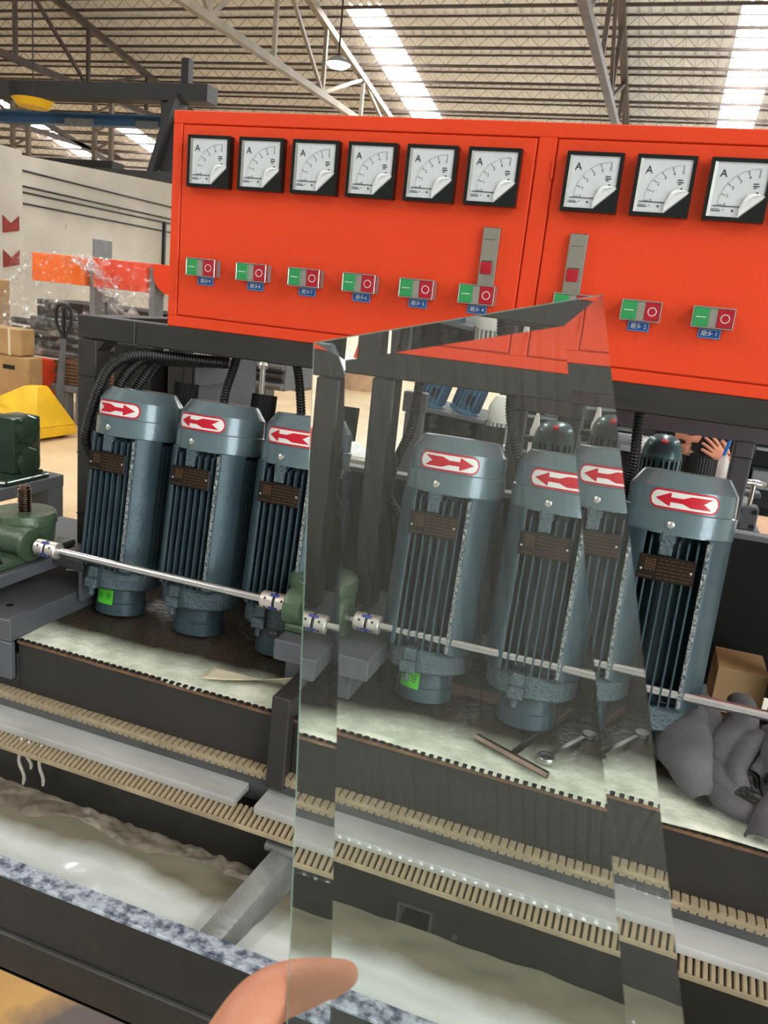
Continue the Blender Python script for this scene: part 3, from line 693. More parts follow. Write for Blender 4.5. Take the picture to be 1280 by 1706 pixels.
tag(MB().grid(foam, 220, 24).build('brown_foam', m_foam, None, ang=180), 'brown churned foam along the wall at the left end of the water', 'foam', kind='stuff')
def drip(x, z0, z1, wob, lab):
    P = [(x + wob * math.sin(k * 1.1), -.308 - .004 * math.sin(k * .5), z0 + (z1 - z0) * k / 9) for k in range(10)]
    return tag(MB().tube(P, [.0022 + .0012 * math.sin(k * 1.7) ** 2 for k in range(10)], 7).build('slurry_drip', m_drip, None), lab, 'drip', 'drips running off the silver bar')
drip(-.083, -.683, -.775, .003, 'thin milky drip running off the silver bar, leftmost'); drip(-.067, -.685, -.74, .002, 'short milky drip close beside the leftmost one'); drip(-.042, -.685, -.765, .0015, 'wider milky drip running down the rack, rightmost')
# ------------------------------------------------ end block at the left
eb = thing('end_block', 'dark grey steel end block at the left end of the conveyor', 'block', (-.30, -.15, -.62))
MB().box(-.45, -.146, -.262, .05, -.545, -.505).build('top_plate', m_grey, eb, bev=.002)
MB().box(-.175, -.146, -.262, -.2505, -.615, -.546).build('front_tongue', m_grey, eb, bev=.002)
MB().box(-.44, -.178, -.25, -.05, -.569, -.546).build('web', m_dark, eb, bev=.002)
MB().lathe([(.006, 0), (.006, .0012)], (-.196, -.21, -.505), (0, 0, 1), 14).build('bolt_hole', m_void, eb)
MB().lathe([(.006, 0), (.006, .0012)], (-.165, -.06, -.505), (0, 0, 1), 14).build('bolt_hole', m_void, eb)
# ================================================================== SCREW JACKS, SHAFTS, COUPLINGS
def jack(x, y, lab, screw_top=True):
    j = thing('screw_jack', lab, 'screw jack', (x, y, -.56), 'green screw jacks on the drive shaft'); yw = -.14
    MB().lathe([(.050, -.435), (.0535, -.425), (.0555, -.402), (.0555, -.3935), (.0545, -.3925), (.058, -.391), (.058, -.375), (.0555, -.371), (0, -.371)], (x, y, 0), n=48).build('gear_housing', m_jack, j, ang=40)
    MB().lathe([(.026, 0), (.028, .02), (.028, .078), (.026, .08)], (x - .02, yw + .006, -.4125), (1, 0, 0), 36).build('worm_tube', m_jack, j, ang=30)
    MB().lathe([(.027, 0), (.0305, .003), (.0305, .011), (.024, .011), (.024, .009), (.017, .009), (.017, .012), (.009, .012)], (x + .056, yw, -.4135), (1, 0, 0), 36).build('bearing_boss', m_jack, j, ang=30)
    MB().lathe([(.012, 0), (.032, .001), (.034, .008), (.030, .03)], (x - .036, yw, -.4135), (1, 0, 0), 30).build('side_boss', m_jack, j)
    if screw_top: MB().lathe([(.018, 0), (.016, .05)], (x - .035, y - .03, -.405), (-.45, -1, 0), 20).build('oil_boss', m_jack, j)
    if screw_top: MB().lathe([(.0095, 0), (.0095, .004), (.006, .0055), (.006, .008), (0, .008)], (x - .058, y - .078, -.405), (-.45, -1, 0), 6).build('oil_plug', m_brass, j)
    MB().box(x - (.085 if screw_top else .03), x + (.062 if screw_top else .05), -.225 if screw_top else -.17, y + .07, -.447, -.434).build('flange', m_jack, j, bev=.003)
    for dx, yy in ((.05, -.205), (-.045, -.205)) if screw_top else (): MB().lathe([(.009, 0), (.009, .003), (.0055, .003), (.0055, .009), (0, .009)], (x + dx, yy, -.434), n=6).build('bolt', m_dark, j)
    if screw_top: tag(MB().prism([(0, 0), (.03, 0), (.03, .026), (0, .026)], (x - .055, -.192, -.432), (1, .0, 0), (0, 0, 1), (0, .001, 0)).build('maker_plate', m_pink, j), 'faded pinkish plate')
    # screw with real thread rings
    def scr(z0, z1, r):
        n = int((z1 - z0) / .0042); prof = []
        for k in range(n):
            z = z0 + k * .0042; prof += [(r * .76, z), (r, z + .0014), (r, z + .0022), (r * .76, z + .0036)]
        prof += [(r * .8, z1), (r * .55, z1 + .002), (0, z1 + .002)]
        return MB().lathe(prof, (x, y, 0), n=20).build('threaded_screw', m_screw, j, ang=25)
    if screw_top: scr(-.373, -.3235, .0128)
    scr(-.56, -.47, .0140)
    return j
jack(-.276, -.085, 'green screw jack with tall threaded screw at the left end of the shaft')
jack(.347, -.085, 'green screw jack between the motor groups, half hidden behind the glass', False)
br = thing('jack_bracket', 'dark grey bracket plate carrying the left screw jack', 'bracket', (-.22, -.05, -.47))
MB().box(-.375, -.200, -.232, .13, -.470, -.4475).build('bracket_plate', m_grey, br, bev=.0015)
MB().box(-.199, -.130, -.10, .20, -.460, -.440).build('side_plate', speckle(mat('speckled_grey_iron', (64, 64, 66), .5), (150, 150, 150), 160, .68), br, bev=.0015)
MB().box(-.140, -.132, -.10, .10, -.52, -.461).build('side_cheek', m_grey, br, bev=.001)
cp = thing('clamp_block', 'worn beige steel clamp standing behind the left jack screw', 'clamp', (-.16, .0, -.51))
for dx in (0, .016): MB().box(-.172 + dx * 1.0, -.160 + dx, -.02, .02, -.505, -.462).build('jaw', m_alu, cp, bev=.002)
MB().cyl((-.166, -.021, -.475), (-.166, -.0205, -.475), .004, 12).build('hole', m_void, cp)
MB().tube([(-.21, -.05, -.487), (-.175, -.02, -.492)], .004, 8).build('pin', m_steel, cp)
gb = tag(MB().lathe([(0, 0), (.016, .002), (.02, .01), (.016, .018), (0, .021)], (-.205, .06, -.440), n=20).build('blue_lump', m_mblue, None), 'small round blue lump lying behind the left screw jack', 'lump')
pk = thing('packet', 'flat grey packet with yellow corner on the bracket behind the jack', 'packet', (-.185, .11, -.424))
MB().box(-.215, -.165, .09, .14, -.440, -.4345).build('packet_body', m_lgrey, pk, bev=.001)
tag(MB().box(-.165, -.148, .10, .13, -.440, -.4360).build('yellow_corner', m_yellow, pk), 'yellow corner')
for k, (x, y) in enumerate(((-.152, .16), (-.142, .175), (-.16, .178))):
    tag(MB().lathe([(.006, 0), (.006, .005), (0, .006)], (x, y, -.440), n=6).build('hex_nut', m_rivet, None), ['loose bright hex nut by the left frame post, nearest of three', 'loose bright hex nut by the left frame post, rightmost of three', 'loose bright hex nut by the left frame post, farthest of three'][k], 'nut', 'loose nuts by the left post')
ya, za = -.14, -.4135
def coupling(x0, x1, lab):
    c = thing('shaft_coupling', lab, 'coupling', ((x0 + x1) / 2, ya, za), 'pale jaw couplings on the drive shaft')
    m = (x0 + x1) / 2; r = .0150
    for a, b in ((x0, m - .002), (m + .002, x1)):
        MB().lathe([(r - .0012, 0), (r, .0012), (r, b - a - .0012), (r - .0012, b - a)], (a, ya, za), (1, 0, 0), 28).build('hub', m_alu, c)
    tag(MB().lathe([(r - .0006, 0), (r - .0006, .004)], (m - .002, ya, za), (1, 0, 0), 24).build('spider', m_dark, c), 'dark elastic spider')
    for k in range(4):
        a = k * PI / 2 + .5; d = Vector((0, math.cos(a), math.sin(a)))
        tag(MB().obox(Vector((m, ya, za)) + d * (r - .0014), (1, 0, 0), (0, -d.z, d.y), d, .008, .0028, .0016).build('spider_tooth', mat('spider_blue', (60, 70, 150), .4) if 'spider_blue' not in MATS else MATS['spider_blue'], c), 'dark blue spider tooth')
    for a in (x0 + .010, x1 - .010):
        for k in (-2.6, -1.9, 2.6):
            d = Vector((0, math.cos(k), math.sin(k)))
            MB().cyl(Vector((a, ya, za)) + d * (r - .001), Vector((a, ya, za)) + d * (r + .0002), .0022, 10).build('set_screw', m_void, c)
coupling(-.196, -.150, 'pale jaw coupling beside the left green screw jack')
coupling(.262, .312, 'pale jaw coupling just left of the held glass sheet')
coupling(.428, .470, 'pale jaw coupling seen through the glass, right of the middle screw jack')
def shaft(x0, x1, lab, r=.0073):
    t = thing('drive_shaft', lab, 'shaft', ((x0 + x1) / 2, ya, za), 'polished drive shafts along the motors')
    MB().lathe([(r - .001, 0), (r, .001), (r, x1 - x0 - .001), (r - .001, x1 - x0)], (x0, ya, za), (1, 0, 0), 24).build('shaft_body', m_rod, t)
shaft(-.150, .262, 'long polished steel shaft running in front of the three left motors')
shaft(.470, 1.5, 'long polished steel shaft running in front of the right-hand motors')
shaft(.306, .313, 'short shaft stub entering the middle screw jack', .006)
shaft(.413, .430, 'short shaft stub leaving the middle screw jack', .006)
mb_ = thing('jack_pedestal', 'grey machined block under the middle screw jack', 'block', (.40, -.1, -.54))
MB().box(.318, .478, -.205, .10, -.482, -.4475).build('block_top', m_grey, mb_, bev=.002)
MB().box(.325, .44, -.17, .05, -.538, -.482).build('block_web', m_grey, mb_, bev=.002)
MB().lathe([(.009, 0), (.009, .006), (.006, .01), (0, .01)], (.312, -.195, -.4475), n=14).build('black_knob', m_void, mb_)
tag(MB().box(.47, .54, .12, .135, -.52, -.40).build('wooden_board', m_wood, None, bev=.001), 'bare pinkish wooden board behind the middle jack pedestal', 'board')
bx = thing('carton', 'beige carton standing behind the rightmost visible motor', 'carton', (1.03, .16, -.54)); MB().box(.995, 1.075, .12, .22, -.54, -.46).build('carton_body', m_card, bx, bev=.001)
tag(MB().box(.56, .74, -.06, -.03, -.541, -.535).build('red_strip', m_rust, None), 'reddish rusty strip lying at the feet of two motors behind the glass', 'strip')
# ================================================================== HOSES
def hose(P, lab, r=.0088):
    S = spline(P, 14); L = 0; D = [0]
    for a, b in zip(S[:-1], S[1:]): L += (b - a).length; D.append(L)
    n = int(L / .00125); pts = []; rr = []; k = 0
    for i in range(n + 1):
        d = L * i / n
        while k < len(D) - 2 and D[k + 1] < d: k += 1
        t = (d - D[k]) / max(1e-9, D[k + 1] - D[k]); pts.append(S[k].lerp(S[k + 1], t)); rr.append(r if i % 4 < 2 else r * .84)
    return tag(MB().tube(pts, rr, 12).build('corrugated_hose', m_hose, None, ang=180), lab, 'hose', 'black corrugated hoses dropping from the top rail')
hose([(.075, .07, -.03), (.070, .07, -.06), (.058, .06, -.12), (.05, .075, -.19), (.06, .09, -.27)], 'black corrugated hose dropping between the second and first motor from left')
hose([(.185, .07, -.03), (.198, .07, -.055), (.212, .065, -.12), (.215, .075, -.20), (.23, .09, -.27)], 'black corrugated hose behind the third motor from left')
hose([(.432, .06, -.03), (.432, .055, -.08), (.428, .05, -.13), (.408, .05, -.19), (.398, .055, -.25), (.42, .09, -.30)], 'long black corrugated hose right of the middle post')
hose([(.590, .06, -.03), (.594, .055, -.075), (.608, .05, -.12), (.622, .06, -.17), (.63, .09, -.25)], 'black corrugated hose between the two motors behind the glass')
hose([(.795, .06, -.03), (.797, .055, -.075), (.80, .05, -.12), (.797, .06, -.18), (.80, .09, -.25)], 'black corrugated hose beside the right edge of the glass')
for k in range(3):
    o = .022 * k
    hose([(.06, .05 + o * .3, -.058), (-.04, .02 + o * .5, -.058 - k * .004), (-.100 + o * .5, -.002 + o, -.062 - k * .004), (-.142 + o, -.012 + o, -.088 - o * .3), (-.166 + o * 1.1, -.016 + o, -.135), (-.184 + o * 1.2, -.018 + o, -.19), (-.194 + o * 1.3, -.012 + o, -.24), (-.186 + o, .025 + o, -.285), (-.14, .085, -.31)],
         ['outermost', 'middle', 'innermost'][k] + ' of three black corrugated hoses looping down beside the left post', .0112)
# ================================================================== TOOLS AND GLOVES
tw = thing('hex_wrench', 'rusty brown T-handled hexagon bar wrench lying on the cover sheet', 'wrench', (.71, -.2, -.54))
za_ = -.5345
tag(MB().cyl((.652, -.183, za_), (.766, -.236, za_), .0056, 6).build('cross_bar', m_screw, tw))
MB().cyl((.709, -.209, za_), (.775, -.03, za_ + .002), .0052, 6).build('shank', m_screw, tw)
rw = thing('ring_spanner', 'bright chrome ratchet ring spanner lying beside the T-wrench', 'spanner', (.76, -.17, -.54))
zz = -.5390
MB().lathe([(.0082, 0), (.0125, 0), (.0138, .002), (.0138, .006), (.0125, .008), (.0082, .008), (.0078, .004), (.0082, 0)], (.757, -.190, zz), n=32).build('ring_head', m_chrome, rw)
sp = MB(); pts = [((.0084 if k % 2 else .0070) * math.cos(2 * PI * k / 24), (.0084 if k % 2 else .0070) * math.sin(2 * PI * k / 24)) for k in range(24)]
tag(sp.prism(pts, (.757, -.190, zz - .0004), (1, 0, 0), (0, 1, 0), (0, 0, .005)).build('toothed_bore', m_void, rw), 'dark toothed bore')
MB().prism([(.010, -.0045), (.10, -.0042), (.10, .0042), (.010, .0045)], (.757, -.190, zz + .0015), (.46, .888, 0), (-.888, .46, 0), (0, 0, .005)).build('shank', m_chrome, rw, bev=.001)
MB().lathe([(.007, 0), (.0105, 0), (.0105, .006), (.007, .006)], (.810, -.088, zz + .001), n=20).build('open_head', m_chrome, rw)
def glove(seed, base, s, lab):
    """one crumpled work glove: draped folds of cloth merged into one surface"""
    b = MB(); B = Vector(base)
    for P, W_, side in GL[seed]:
        S = spline([B + Vector(p) * s for p in P], 8); n = len(S)
        def f(u, v):
            i = min(n - 1, int(round(u * (n - 1)))); d = (S[min(i + 1, n - 1)] - S[max(i - 1, 0)]).normalized()
            t = u * (len(W_) - 1); k = min(int(t), len(W_) - 2); w_ = (W_[k] + (W_[k + 1] - W_[k]) * (t - k)) * s
            sd = Vector(side); sd = (sd - d * sd.dot(d)).normalized(); up = sd.cross(d)
            if up.z < 0 and abs(up.z) > .05 or (abs(up.z) <= .05 and up.y > 0): up = -up
            a = PI * (v * 1.15 - .075)
            wob = 1 + .10 * noise.noise(Vector((u * 5 + seed * 3, v * 4, w_ * 90)))
            return S[i] + sd * math.cos(a) * w_ * wob + up * math.sin(a) * w_ * .85 * wob
        b.grid(f, n, 15)
    o = b.build('work_glove', m_rag, None, ang=180)
    so = o.modifiers.new('cloth', 'SOLIDIFY'); so.thickness = .0045; so.offset = 0
    md = o.modifiers.new('merge', 'REMESH'); md.mode = 'VOXEL'; md.voxel_size = .0017; md.use_smooth_shade = True
    sm = o.modifiers.new('soften', 'SMOOTH'); sm.factor = .5; sm.iterations = 4
    return tag(o, lab, 'glove', 'grey gloves heaped right of the glass')
GL = {1: [([(-.005, .05, .075), (.005, .0, .062), (.02, -.055, .036), (.042, -.105, .008)], (.026, .040, .040, .014), (1, .25, -.1)),
          ([(.028, .05, .085), (.04, .01, .070), (.045, -.03, .055)], (.012, .022, .016), (1, .1, 0)),
          ([(-.02, .03, .04), (-.005, -.02, .028), (.01, -.05, .014)], (.024, .028, .014), (1, .6, 0))],
      2: [([(.010, .07, .085), (.012, .02, .075), (-.010, -.02, .062), (-.022, -.05, .044)], (.016, .020, .017, .010), (1, .2, 0)),
          ([(-.020, .0, .055), (-.026, -.03, .045), (-.016, -.07, .030), (.004, -.085, .024)], (.010, .013, .011, .008), (1, 0, .1)),
          ([(.035, .0, .070), (.018, -.02, .066), (.004, -.055, .045), (.012, -.08, .03)], (.011, .014, .012, .009), (1, .3, 0)),
          ([(-.024, -.065, .020), (-.008, -.09, .014), (.020, -.098, .010), (.034, -.09, .008)], (.012, .014, .013, .008), (.2, 1, .3)),
          ([(.0, .0, .03), (.01, -.05, .02)], (.030, .026), (1, 0, 0))],
      3: [([(.0, .03, .072), (.004, -.02, .066), (.012, -.06, .045), (-.006, -.10, .020), (-.012, -.132, .000)], (.012, .018, .014, .013, .020), (1, .1, 0)),
          ([(.035, .06, .070), (.040, .0, .066), (.042, -.05, .050), (.050, -.09, .020)], (.018, .022, .018, .014), (1, .0, 0)),
          ([(-.010, .03, .050), (-.006, -.02, .050), (-.020, -.045, .040)], (.012, .013, .009), (1, .4, 0)),
          ([(.02, .0, .03), (.03, -.06, .015)], (.036, .030), (1, 0, 0))]}
glove(1, (.930, -.095, -.537), 1.0, 'smooth grey work glove, leftmost of the heap')
glove(2, (1.005, -.105, -.537), 1.05, 'tightly folded dark grey glove in the middle of the heap')
glove(3, (1.055, -.115, -.537), 1.05, 'grey glove with a cuff hanging over the sheet edge, rightmost of the heap')
# ================================================================== HELD GLASS SHEET WITH BEVELLED EDGES
TL = Vector((.6389, -.8695, .0564)); ex = Vector((.9619, .0876, .2589)); dn = Vector((.2658, -.5211, -.8110)); nn = Vector((.0639, .8490, -.5246))
GW, GH, GT, GE, B1, B2 = .15, .42, .0052, .0021, .0194, .0163
gp = lambda u, w_, t: TL + ex * u + dn * w_ + nn * t
V = [gp(0, 0, GT - GE), gp(GW, 0, GT - GE), gp(GW, GH, GT - GE), gp(0, GH, GT - GE), gp(B1, B2, 0), gp(GW - B1, B2, 0), gp(GW - B1, GH - B2, 0), gp(B1, GH - B2, 0), gp(0, 0, GT), gp(GW, 0, GT), gp(GW, GH, GT), gp(0, GH, GT)]
gs = MB().add(V, [(4, 5, 6, 7), (0, 1, 5, 4), (1, 2, 6, 5), (2, 3, 7, 6), (3, 0, 4, 7), (11, 10, 9, 8), (0, 8, 9, 1), (1, 9, 10, 2), (2, 10, 11, 3), (3, 11, 8, 0)])
gs.mi = [0] * 6 + [1] * 4
m_gedge = mat('ground_glass_edge', (196, 236, 216), .35, var=.1, scale=60)
tag(gs.build('glass_sheet', [m_glass, m_gedge], None, smooth=False), 'clear glass sheet with wide chamfered edges held up by a hand', 'glass')
# ================================================================== BEHIND THE MACHINE, LEFT
gg = thing('gear_motor', 'dark green finned gear motor on the dark steel table at the left', 'gear motor', (-1.06, .72, -.578))
b = MB(); b.box(-1.10, -1.005, .66, .78, -.55, -.375); b.build('gear_case', m_dgreen, gg, bev=.012, seg=2)
for z in (-.515, -.415):
    MB().lathe([(.048, 0), (.044, .006), (.02, .009), (0, .010)], (-1.005, .72, z), (1, -.12, 0), 8).build('case_cover', m_dgreen, gg, smooth=False)
    for k in range(4):
        a = PI / 4 + k * PI / 2; MB().cyl((-1.005, .72 + .045 * math.cos(a), z + .045 * math.sin(a)), (-.994, .72 + .045 * math.cos(a), z + .045 * math.sin(a)), .004, 6).build('cover_bolt', m_dgreen, gg)
MB().box(-1.13, -.99, .62, .80, -.578, -.563).build('foot', m_dgreen, gg, bev=.003)
MB().box(-1.10, -1.0, .66, .78, -.563, -.55).build('base_rib', m_dgreen, gg)
for k in range(5): MB().box(-1.30, -1.10, .655, .785, -.53 + k * .033, -.524 + k * .033).build('cooling_fin', m_dgreen, gg)
MB().cyl((-1.32, .72, -.46), (-1.10, .72, -.46), .05, 20).build('motor_barrel', m_dgreen, gg)
MB().box(-1.16, -1.105, .64, .655, -.55, -.42).build('side_flange', m_lgrey, gg, bev=.002)
tb = thing('steel_table', 'dark grey steel table frame carrying the green gear motor', 'table', (-1.2, .5, FZ))
MB().box(-1.6, -.985, .0, .86, -.617, -.578).build('table_top', m_grey, tb, bev=.002)
for x, y in ((-1.02, .82), (-1.02, .04), (-1.57, .82)): MB().box(x - .035, x + .035, y - .035, y + .035, FZ, -.617).build('leg', m_grey, tb)
MB().tube([(-1.14, .5, -.565), (-1.0, .62, -.568)], .006, 8).build('bright_rod', m_chrome, tb)
# pallet truck
pj = thing('pallet_truck', 'yellow hand pallet truck with grey pull handle near the cartons', 'pallet truck', (-4.6, 4.7, FZ))
P0 = Vector((-4.72, 4.55, FZ))
MB().add([(-5.25, 4.25, -1.36), (-4.33, 4.45, -1.33), (-4.47, 4.62, -.97), (-4.60, 4.60, -.98), (-5.2, 4.9, -1.36), (-4.3, 4.95, -1.33), (-4.45, 4.75, -.97), (-4.60, 4.72, -.98)],
         [(0, 1, 2, 3), (4, 7, 6, 5), (0, 3, 7, 4), (1, 5, 6, 2), (3, 2, 6, 7), (0, 4, 5, 1)]).build('chassis', m_yellow, pj, bev=.012)
MB().add([(-5.25, 4.25, -1.42), (-4.33, 4.45, -1.42), (-4.33, 4.45, -1.33), (-5.25, 4.25, -1.36), (-5.2, 4.9, -1.42), (-4.3, 4.95, -1.42), (-4.3, 4.95, -1.33), (-5.2, 4.9, -1.36)],
         [(0, 1, 2, 3), (4, 7, 6, 5), (0, 3, 7, 4), (1, 5, 6, 2), (3, 2, 6, 7), (0, 4, 5, 1)]).build('base_plate', m_yellow, pj, bev=.008)
for q in (0, .38): MB().obox((-4.9 + q * .3, 3.9 + q, -1.37), (.3, 1, 0), (1, -.3, 0), (0, 0, 1), .55, .08, .035).build('fork', m_yellow, pj, bev=.01)
tag(MB().box(-4.84, -4.68, 4.40, 4.405, -1.13, -1.10).build('dark_print', m_dark, pj), 'worn dark print'); 
hb = Vector((-4.46, 4.86, -1.0))
MB().tube([hb + Vector((0, .02, -.2)), hb + Vector((0, .06, .05)), hb + Vector((.0, .10, .45))], [.045, .035, .025], 8).build('handle_bar', m_grey, pj)
hp = hb + Vector((.0, .10, .45))
MB().tube(spline([hp, hp + Vector((-.08, 0, .14)), hp + Vector((-.07, 0, .28)), hp + Vector((0, 0, .31)), hp + Vector((.07, 0, .28)), hp + Vector((.08, 0, .14)), hp], 6), .014, 8).build('grip_loop', m_dark, pj)
MB().tube([hp, hp + Vector((0, 0, .28))], .018, 8).build('release_lever', m_dark, pj)
MB().cyl((-4.56, 4.83, -1.37), (-4.36, 4.83, -1.37), .08, 20).build('steering_wheel', m_dark, pj)
# cartons
def carton(x0, x1, y0, y1, z0, z1, lab, straps=0, slot=0):
    c = thing('carton', lab, 'carton', ((x0 + x1) / 2, (y0 + y1) / 2, z0), 'cartons stacked by the pallet truck')
    MB().box(x0, x1, y0, y1, z0, z1).build('carton_body', m_card, c, bev=.012)
    for k in range(straps):
        x = x0 + (x1 - x0) * (k + .75) / (straps + .3); MB().box(x - .014, x + .014, y0 - .004, y1, z0, z1 + .004).build('packing_strap', m_tape, c)
    if slot: tag(MB().box(x1 - .30, x1 - .16, y0 - .004, y0, z1 - .13, z1 - .09).build('hand_hole', m_void, c), 'black hand hole')
    return c
carton(-5.75, -4.89, 4.98, 5.18, -1.45, -.78, 'large bottom carton with a black hand hole behind the pallet truck', 0, 1)
carton(-5.75, -4.97, 4.97, 5.17, -.775, -.52, 'flat strapped carton on top of the large one', 3)
carton(-6.6, -6.05, 5.6, 6.0, -1.45, -.10, 'tall narrow carton at the far left by the wall')
# second machine wrapped in film
def wrapped(x0, x1, m, lab, rnd=0):
    y = 5.4; z0, z1 = -.063, .2055
    mb = MB()
    if rnd:
        pts = [(x0, z1), (x1, z1), (x1, z0)] + [(x0 + .19 * (1 - math.sin(a)), z0 + .19 * (1 - math.cos(a))) for a in [PI / 2 * k / 6 for k in range(7)]]
        mb.prism(pts, (0, y, 0), (1, 0, 0), (0, 0, 1), (0, .5, 0))
    else: mb.box(x0, x1, y, y + .5, z0, z1)
    t = thing('wrapped_control_box', lab, 'control box', ((x0 + x1) / 2, y + .25, z0), 'control boxes of the machines behind')
    mb.build('box_shell', m, t, bev=.004)
    return t
wrapped(-5.215, -4.583, m_orange, 'bright orange box of a film-wrapped machine, farthest left')
wrapped(-4.489, -3.896, m_lred, 'red box behind crumpled clear film, middle of the three')
wrapped(-3.817, -2.802, m_red, 'red-orange box with rounded lower corner right beside the near cabinet', 1)
w2 = thing('wrapped_machine', 'film-wrapped dark machine bed under the three orange boxes', 'machine', (-4.2, 6.3, FZ))
MB().box(-5.75, -2.65, 5.95, 6.8, -.872, -.45).build('bed', m_grey, w2, bev=.01)
MB().box(-5.70, -2.8, 6.0, 6.7, -.443, -.263).build('bed_top', m_dark, w2, bev=.01)
for k in range(4): MB().cyl((-5.93, 5.9, -.513 - .094 * k), (-2.65, 5.9, -.54 - .094 * k), .035, 8).build('side_bar', m_shelfg if k % 2 else m_dark, w2)
for x in (-4.1, -3.0): MB().box(x - .07, x + .07, 6.1, 6.3, FZ, -.872).build('leg', m_grey, w2)
for x in (-4.535, -3.857): MB().box(x - .03, x + .03, 5.45, 5.6, -.35, .17).build('upright', m_lgrey, w2)
for k in range(5): MB().box(-4.70 + .045 * k, -4.68 + .045 * k, 5.65, 5.8, -.357, -.15).build('radiator_fin', m_lgrey, w2)
tag(MB().box(-5.43, -5.04, 5.62, 5.7, FZ, -.85).build('red_side_plate', m_lred, None, bev=.005), 'red-orange plate standing behind the pallet truck handle', 'plate')
for k in range(7):
    tag(MB().box(-5.0 + .012 * (k % 3), -4.2, 5.45, 5.8, -1.055 + .034 * k, -1.027 + .034 * k).build('steel_slab', m_rust, None, bev=.003), ['bottom', 'second lowest', 'third lowest', 'middle', 'third highest', 'second highest', 'topmost'][k] + ' rusty red-brown slab in the stack on the grey trestle', 'slab', 'rusty steel slabs stacked on the trestle')
tr = thing('trestle', 'grey low trestle under the stack of rusty slabs', 'trestle', (-4.6, 5.6, FZ))
MB().box(-5.0, -4.2, 5.4, 5.85, -1.12, -1.06).build('trestle_top', m_lgrey, tr, bev=.005)
for x in (-4.86, -4.65, -4.26): MB().box(x - .05, x + .05, 5.42, 5.52, FZ, -1.12).build('leg', m_lgrey, tr)
def film(P, Q, wv, seed, lab, drop, m=None):
    P = Vector(P); Q = Vector(Q)
    def f(u, v):
        p = P.lerp(Q, u) + Vector(drop) * v
        n1 = noise.noise(Vector((u * 7 + seed, v * 9, 0))); n2 = noise.noise(Vector((u * 22 + seed, v * 16, 4)))
        return p + Vector((.06 * n2, -.12 * abs(n1) * wv - .06 * n2, .045 * n1))
    return tag(MB().grid(f, 50, 40).build('wrap_film', m or m_wrap, None, ang=24), lab, 'plastic film', 'clear wrapping film on the machine behind')
film((-5.33, 5.30, .213), (-4.55, 5.30, .213), .8, 1, 'crumpled clear film over the bright orange box', (-.19, -.05, -.78))
film((-4.61, 5.25, .22), (-4.36, 5.25, .22), 1.2, 9, 'bunched shiny strand of film falling between the two boxes', (.66, -.05, -.58), m_wrap2)
film((-4.55, 5.32, .213), (-3.77, 5.32, .213), .8, 15, 'crumpled clear film over the red box', (.05, -.03, -.66), m_wrap)
film((-5.93, 5.75, -.23), (-4.1, 5.75, -.23), .6, 25, 'loose clear film over the dark machine bed', (0, -.05, -.60))
# gantry and crane girders up behind
ga = thing('gantry_frame', 'dark grey gantry beam and post standing high behind on the left', 'gantry', (-8.2, 12.2, FZ))
MB().box(-22, -7.41, 12.0, 12.35, 3.11, 3.39).build('gantry_beam', m_gantry, ga, bev=.006)
MB().box(-8.37, -8.01, 12.05, 12.35, FZ, 3.11).build('gantry_post', m_gantry, ga, bev=.006)
MB().bar((-7.99, 11.95, 3.22), (-8.62, 11.95, 1.39), .16, .12).build('gantry_brace', m_gantry, ga)
MB().box(-8.01, -7.86, 12.1, 12.25, 3.39, 3.82).build('stub_post', m_gantry, ga)
cg = thing('crane_girder', 'blue crane girder far behind under the roof', 'girder', (-9, 12, 2.6))
MB().box(-19, -8.2, 13.2, 13.45, 2.9, 3.06).build('girder_web', m_cblue, cg); MB().box(-19, -8.2, 13.1, 13.55, 3.06, 3.09).build('girder_flange', m_cblue, cg)
for k, (a, c_) in enumerate(((-16, -12.9), (-10.6, -9.9), (-8.9, -8.4))): tag(MB().box(a - .8, c_ - .8, 13.17, 13.2, 2.86, 3.0).build('pale_panel', m_lgrey, cg), 'pale peeling panel')
g2 = thing('runway_beam', 'grey runway beam low behind the partition wall', 'beam', (-9, 10.5, 1.6))
MB().box(-11.5, -6.2, 10.9, 11.1, 1.58, 1.78).build('beam_web', m_gantry, g2); 
tag(MB().box(-9.0, -7.0, 10.86, 10.9, 1.50, 1.53).build('orange_rail', m_lred, g2), 'thin orange rail')
for k, x in enumerate((-14.5, -12.2)):
    lt = thing('lattice_column', ['pale lattice roof column nearer the left edge', 'brown lattice roof column beside the blue girder'][k], 'column', (x, 15, FZ))
    for dx in (0, .45): MB().box(x + dx, x + dx + .09, 15, 15.09, FZ, 3.9).build('column_leg', m_truss2, lt)
    for q in range(14): MB().bar((x + .04, 15.04, FZ + q * .38), (x + .5, 15.04, FZ + .19 + q * .38), .04, .04).build('lacing_bar', m_truss2, lt)
bn = thing('overhead_crane', 'dark crane carriage with small yellow motor above the wall', 'crane', (-14, 14, 1.9))
MB().box(-18, -10.8, 13.9, 14.3, 1.9, 2.35).build('carriage', m_gantry, bn); tag(MB().box(-10.75, -9.9, 13.8, 14.1, 1.75, 1.95).build('yellow_motor', m_yellow, bn), 'yellow motor')
hl = thing('high_bay_lamp', 'glowing greenish-white high bay lamp hanging under the roof', 'lamp', (-5, 12, 3.7))
MB().lathe([(.10, .10), (.22, 0)], (-5.0, 12, 3.72), n=20).build('lamp_shade', m_lgrey, hl, ang=180)
MB().lathe([(.20, 0), (.14, -.05), (0, -.07)], (-5.0, 12, 3.72), n=20).build('lamp_glass', m_lamp, hl); MB().cyl((-5, 12, 3.82), (-5, 12, 5.7), .015, 6).build('lamp_cord', m_dark, hl)
tag(MB().lathe([(.3, 0), (.22, -.1), (0, -.12)], (-8.6, 9.2, 2.42), n=18).build('yellow_lamp', m_yellow, None), 'small yellow lamp shade under the gantry beam', 'lamp')
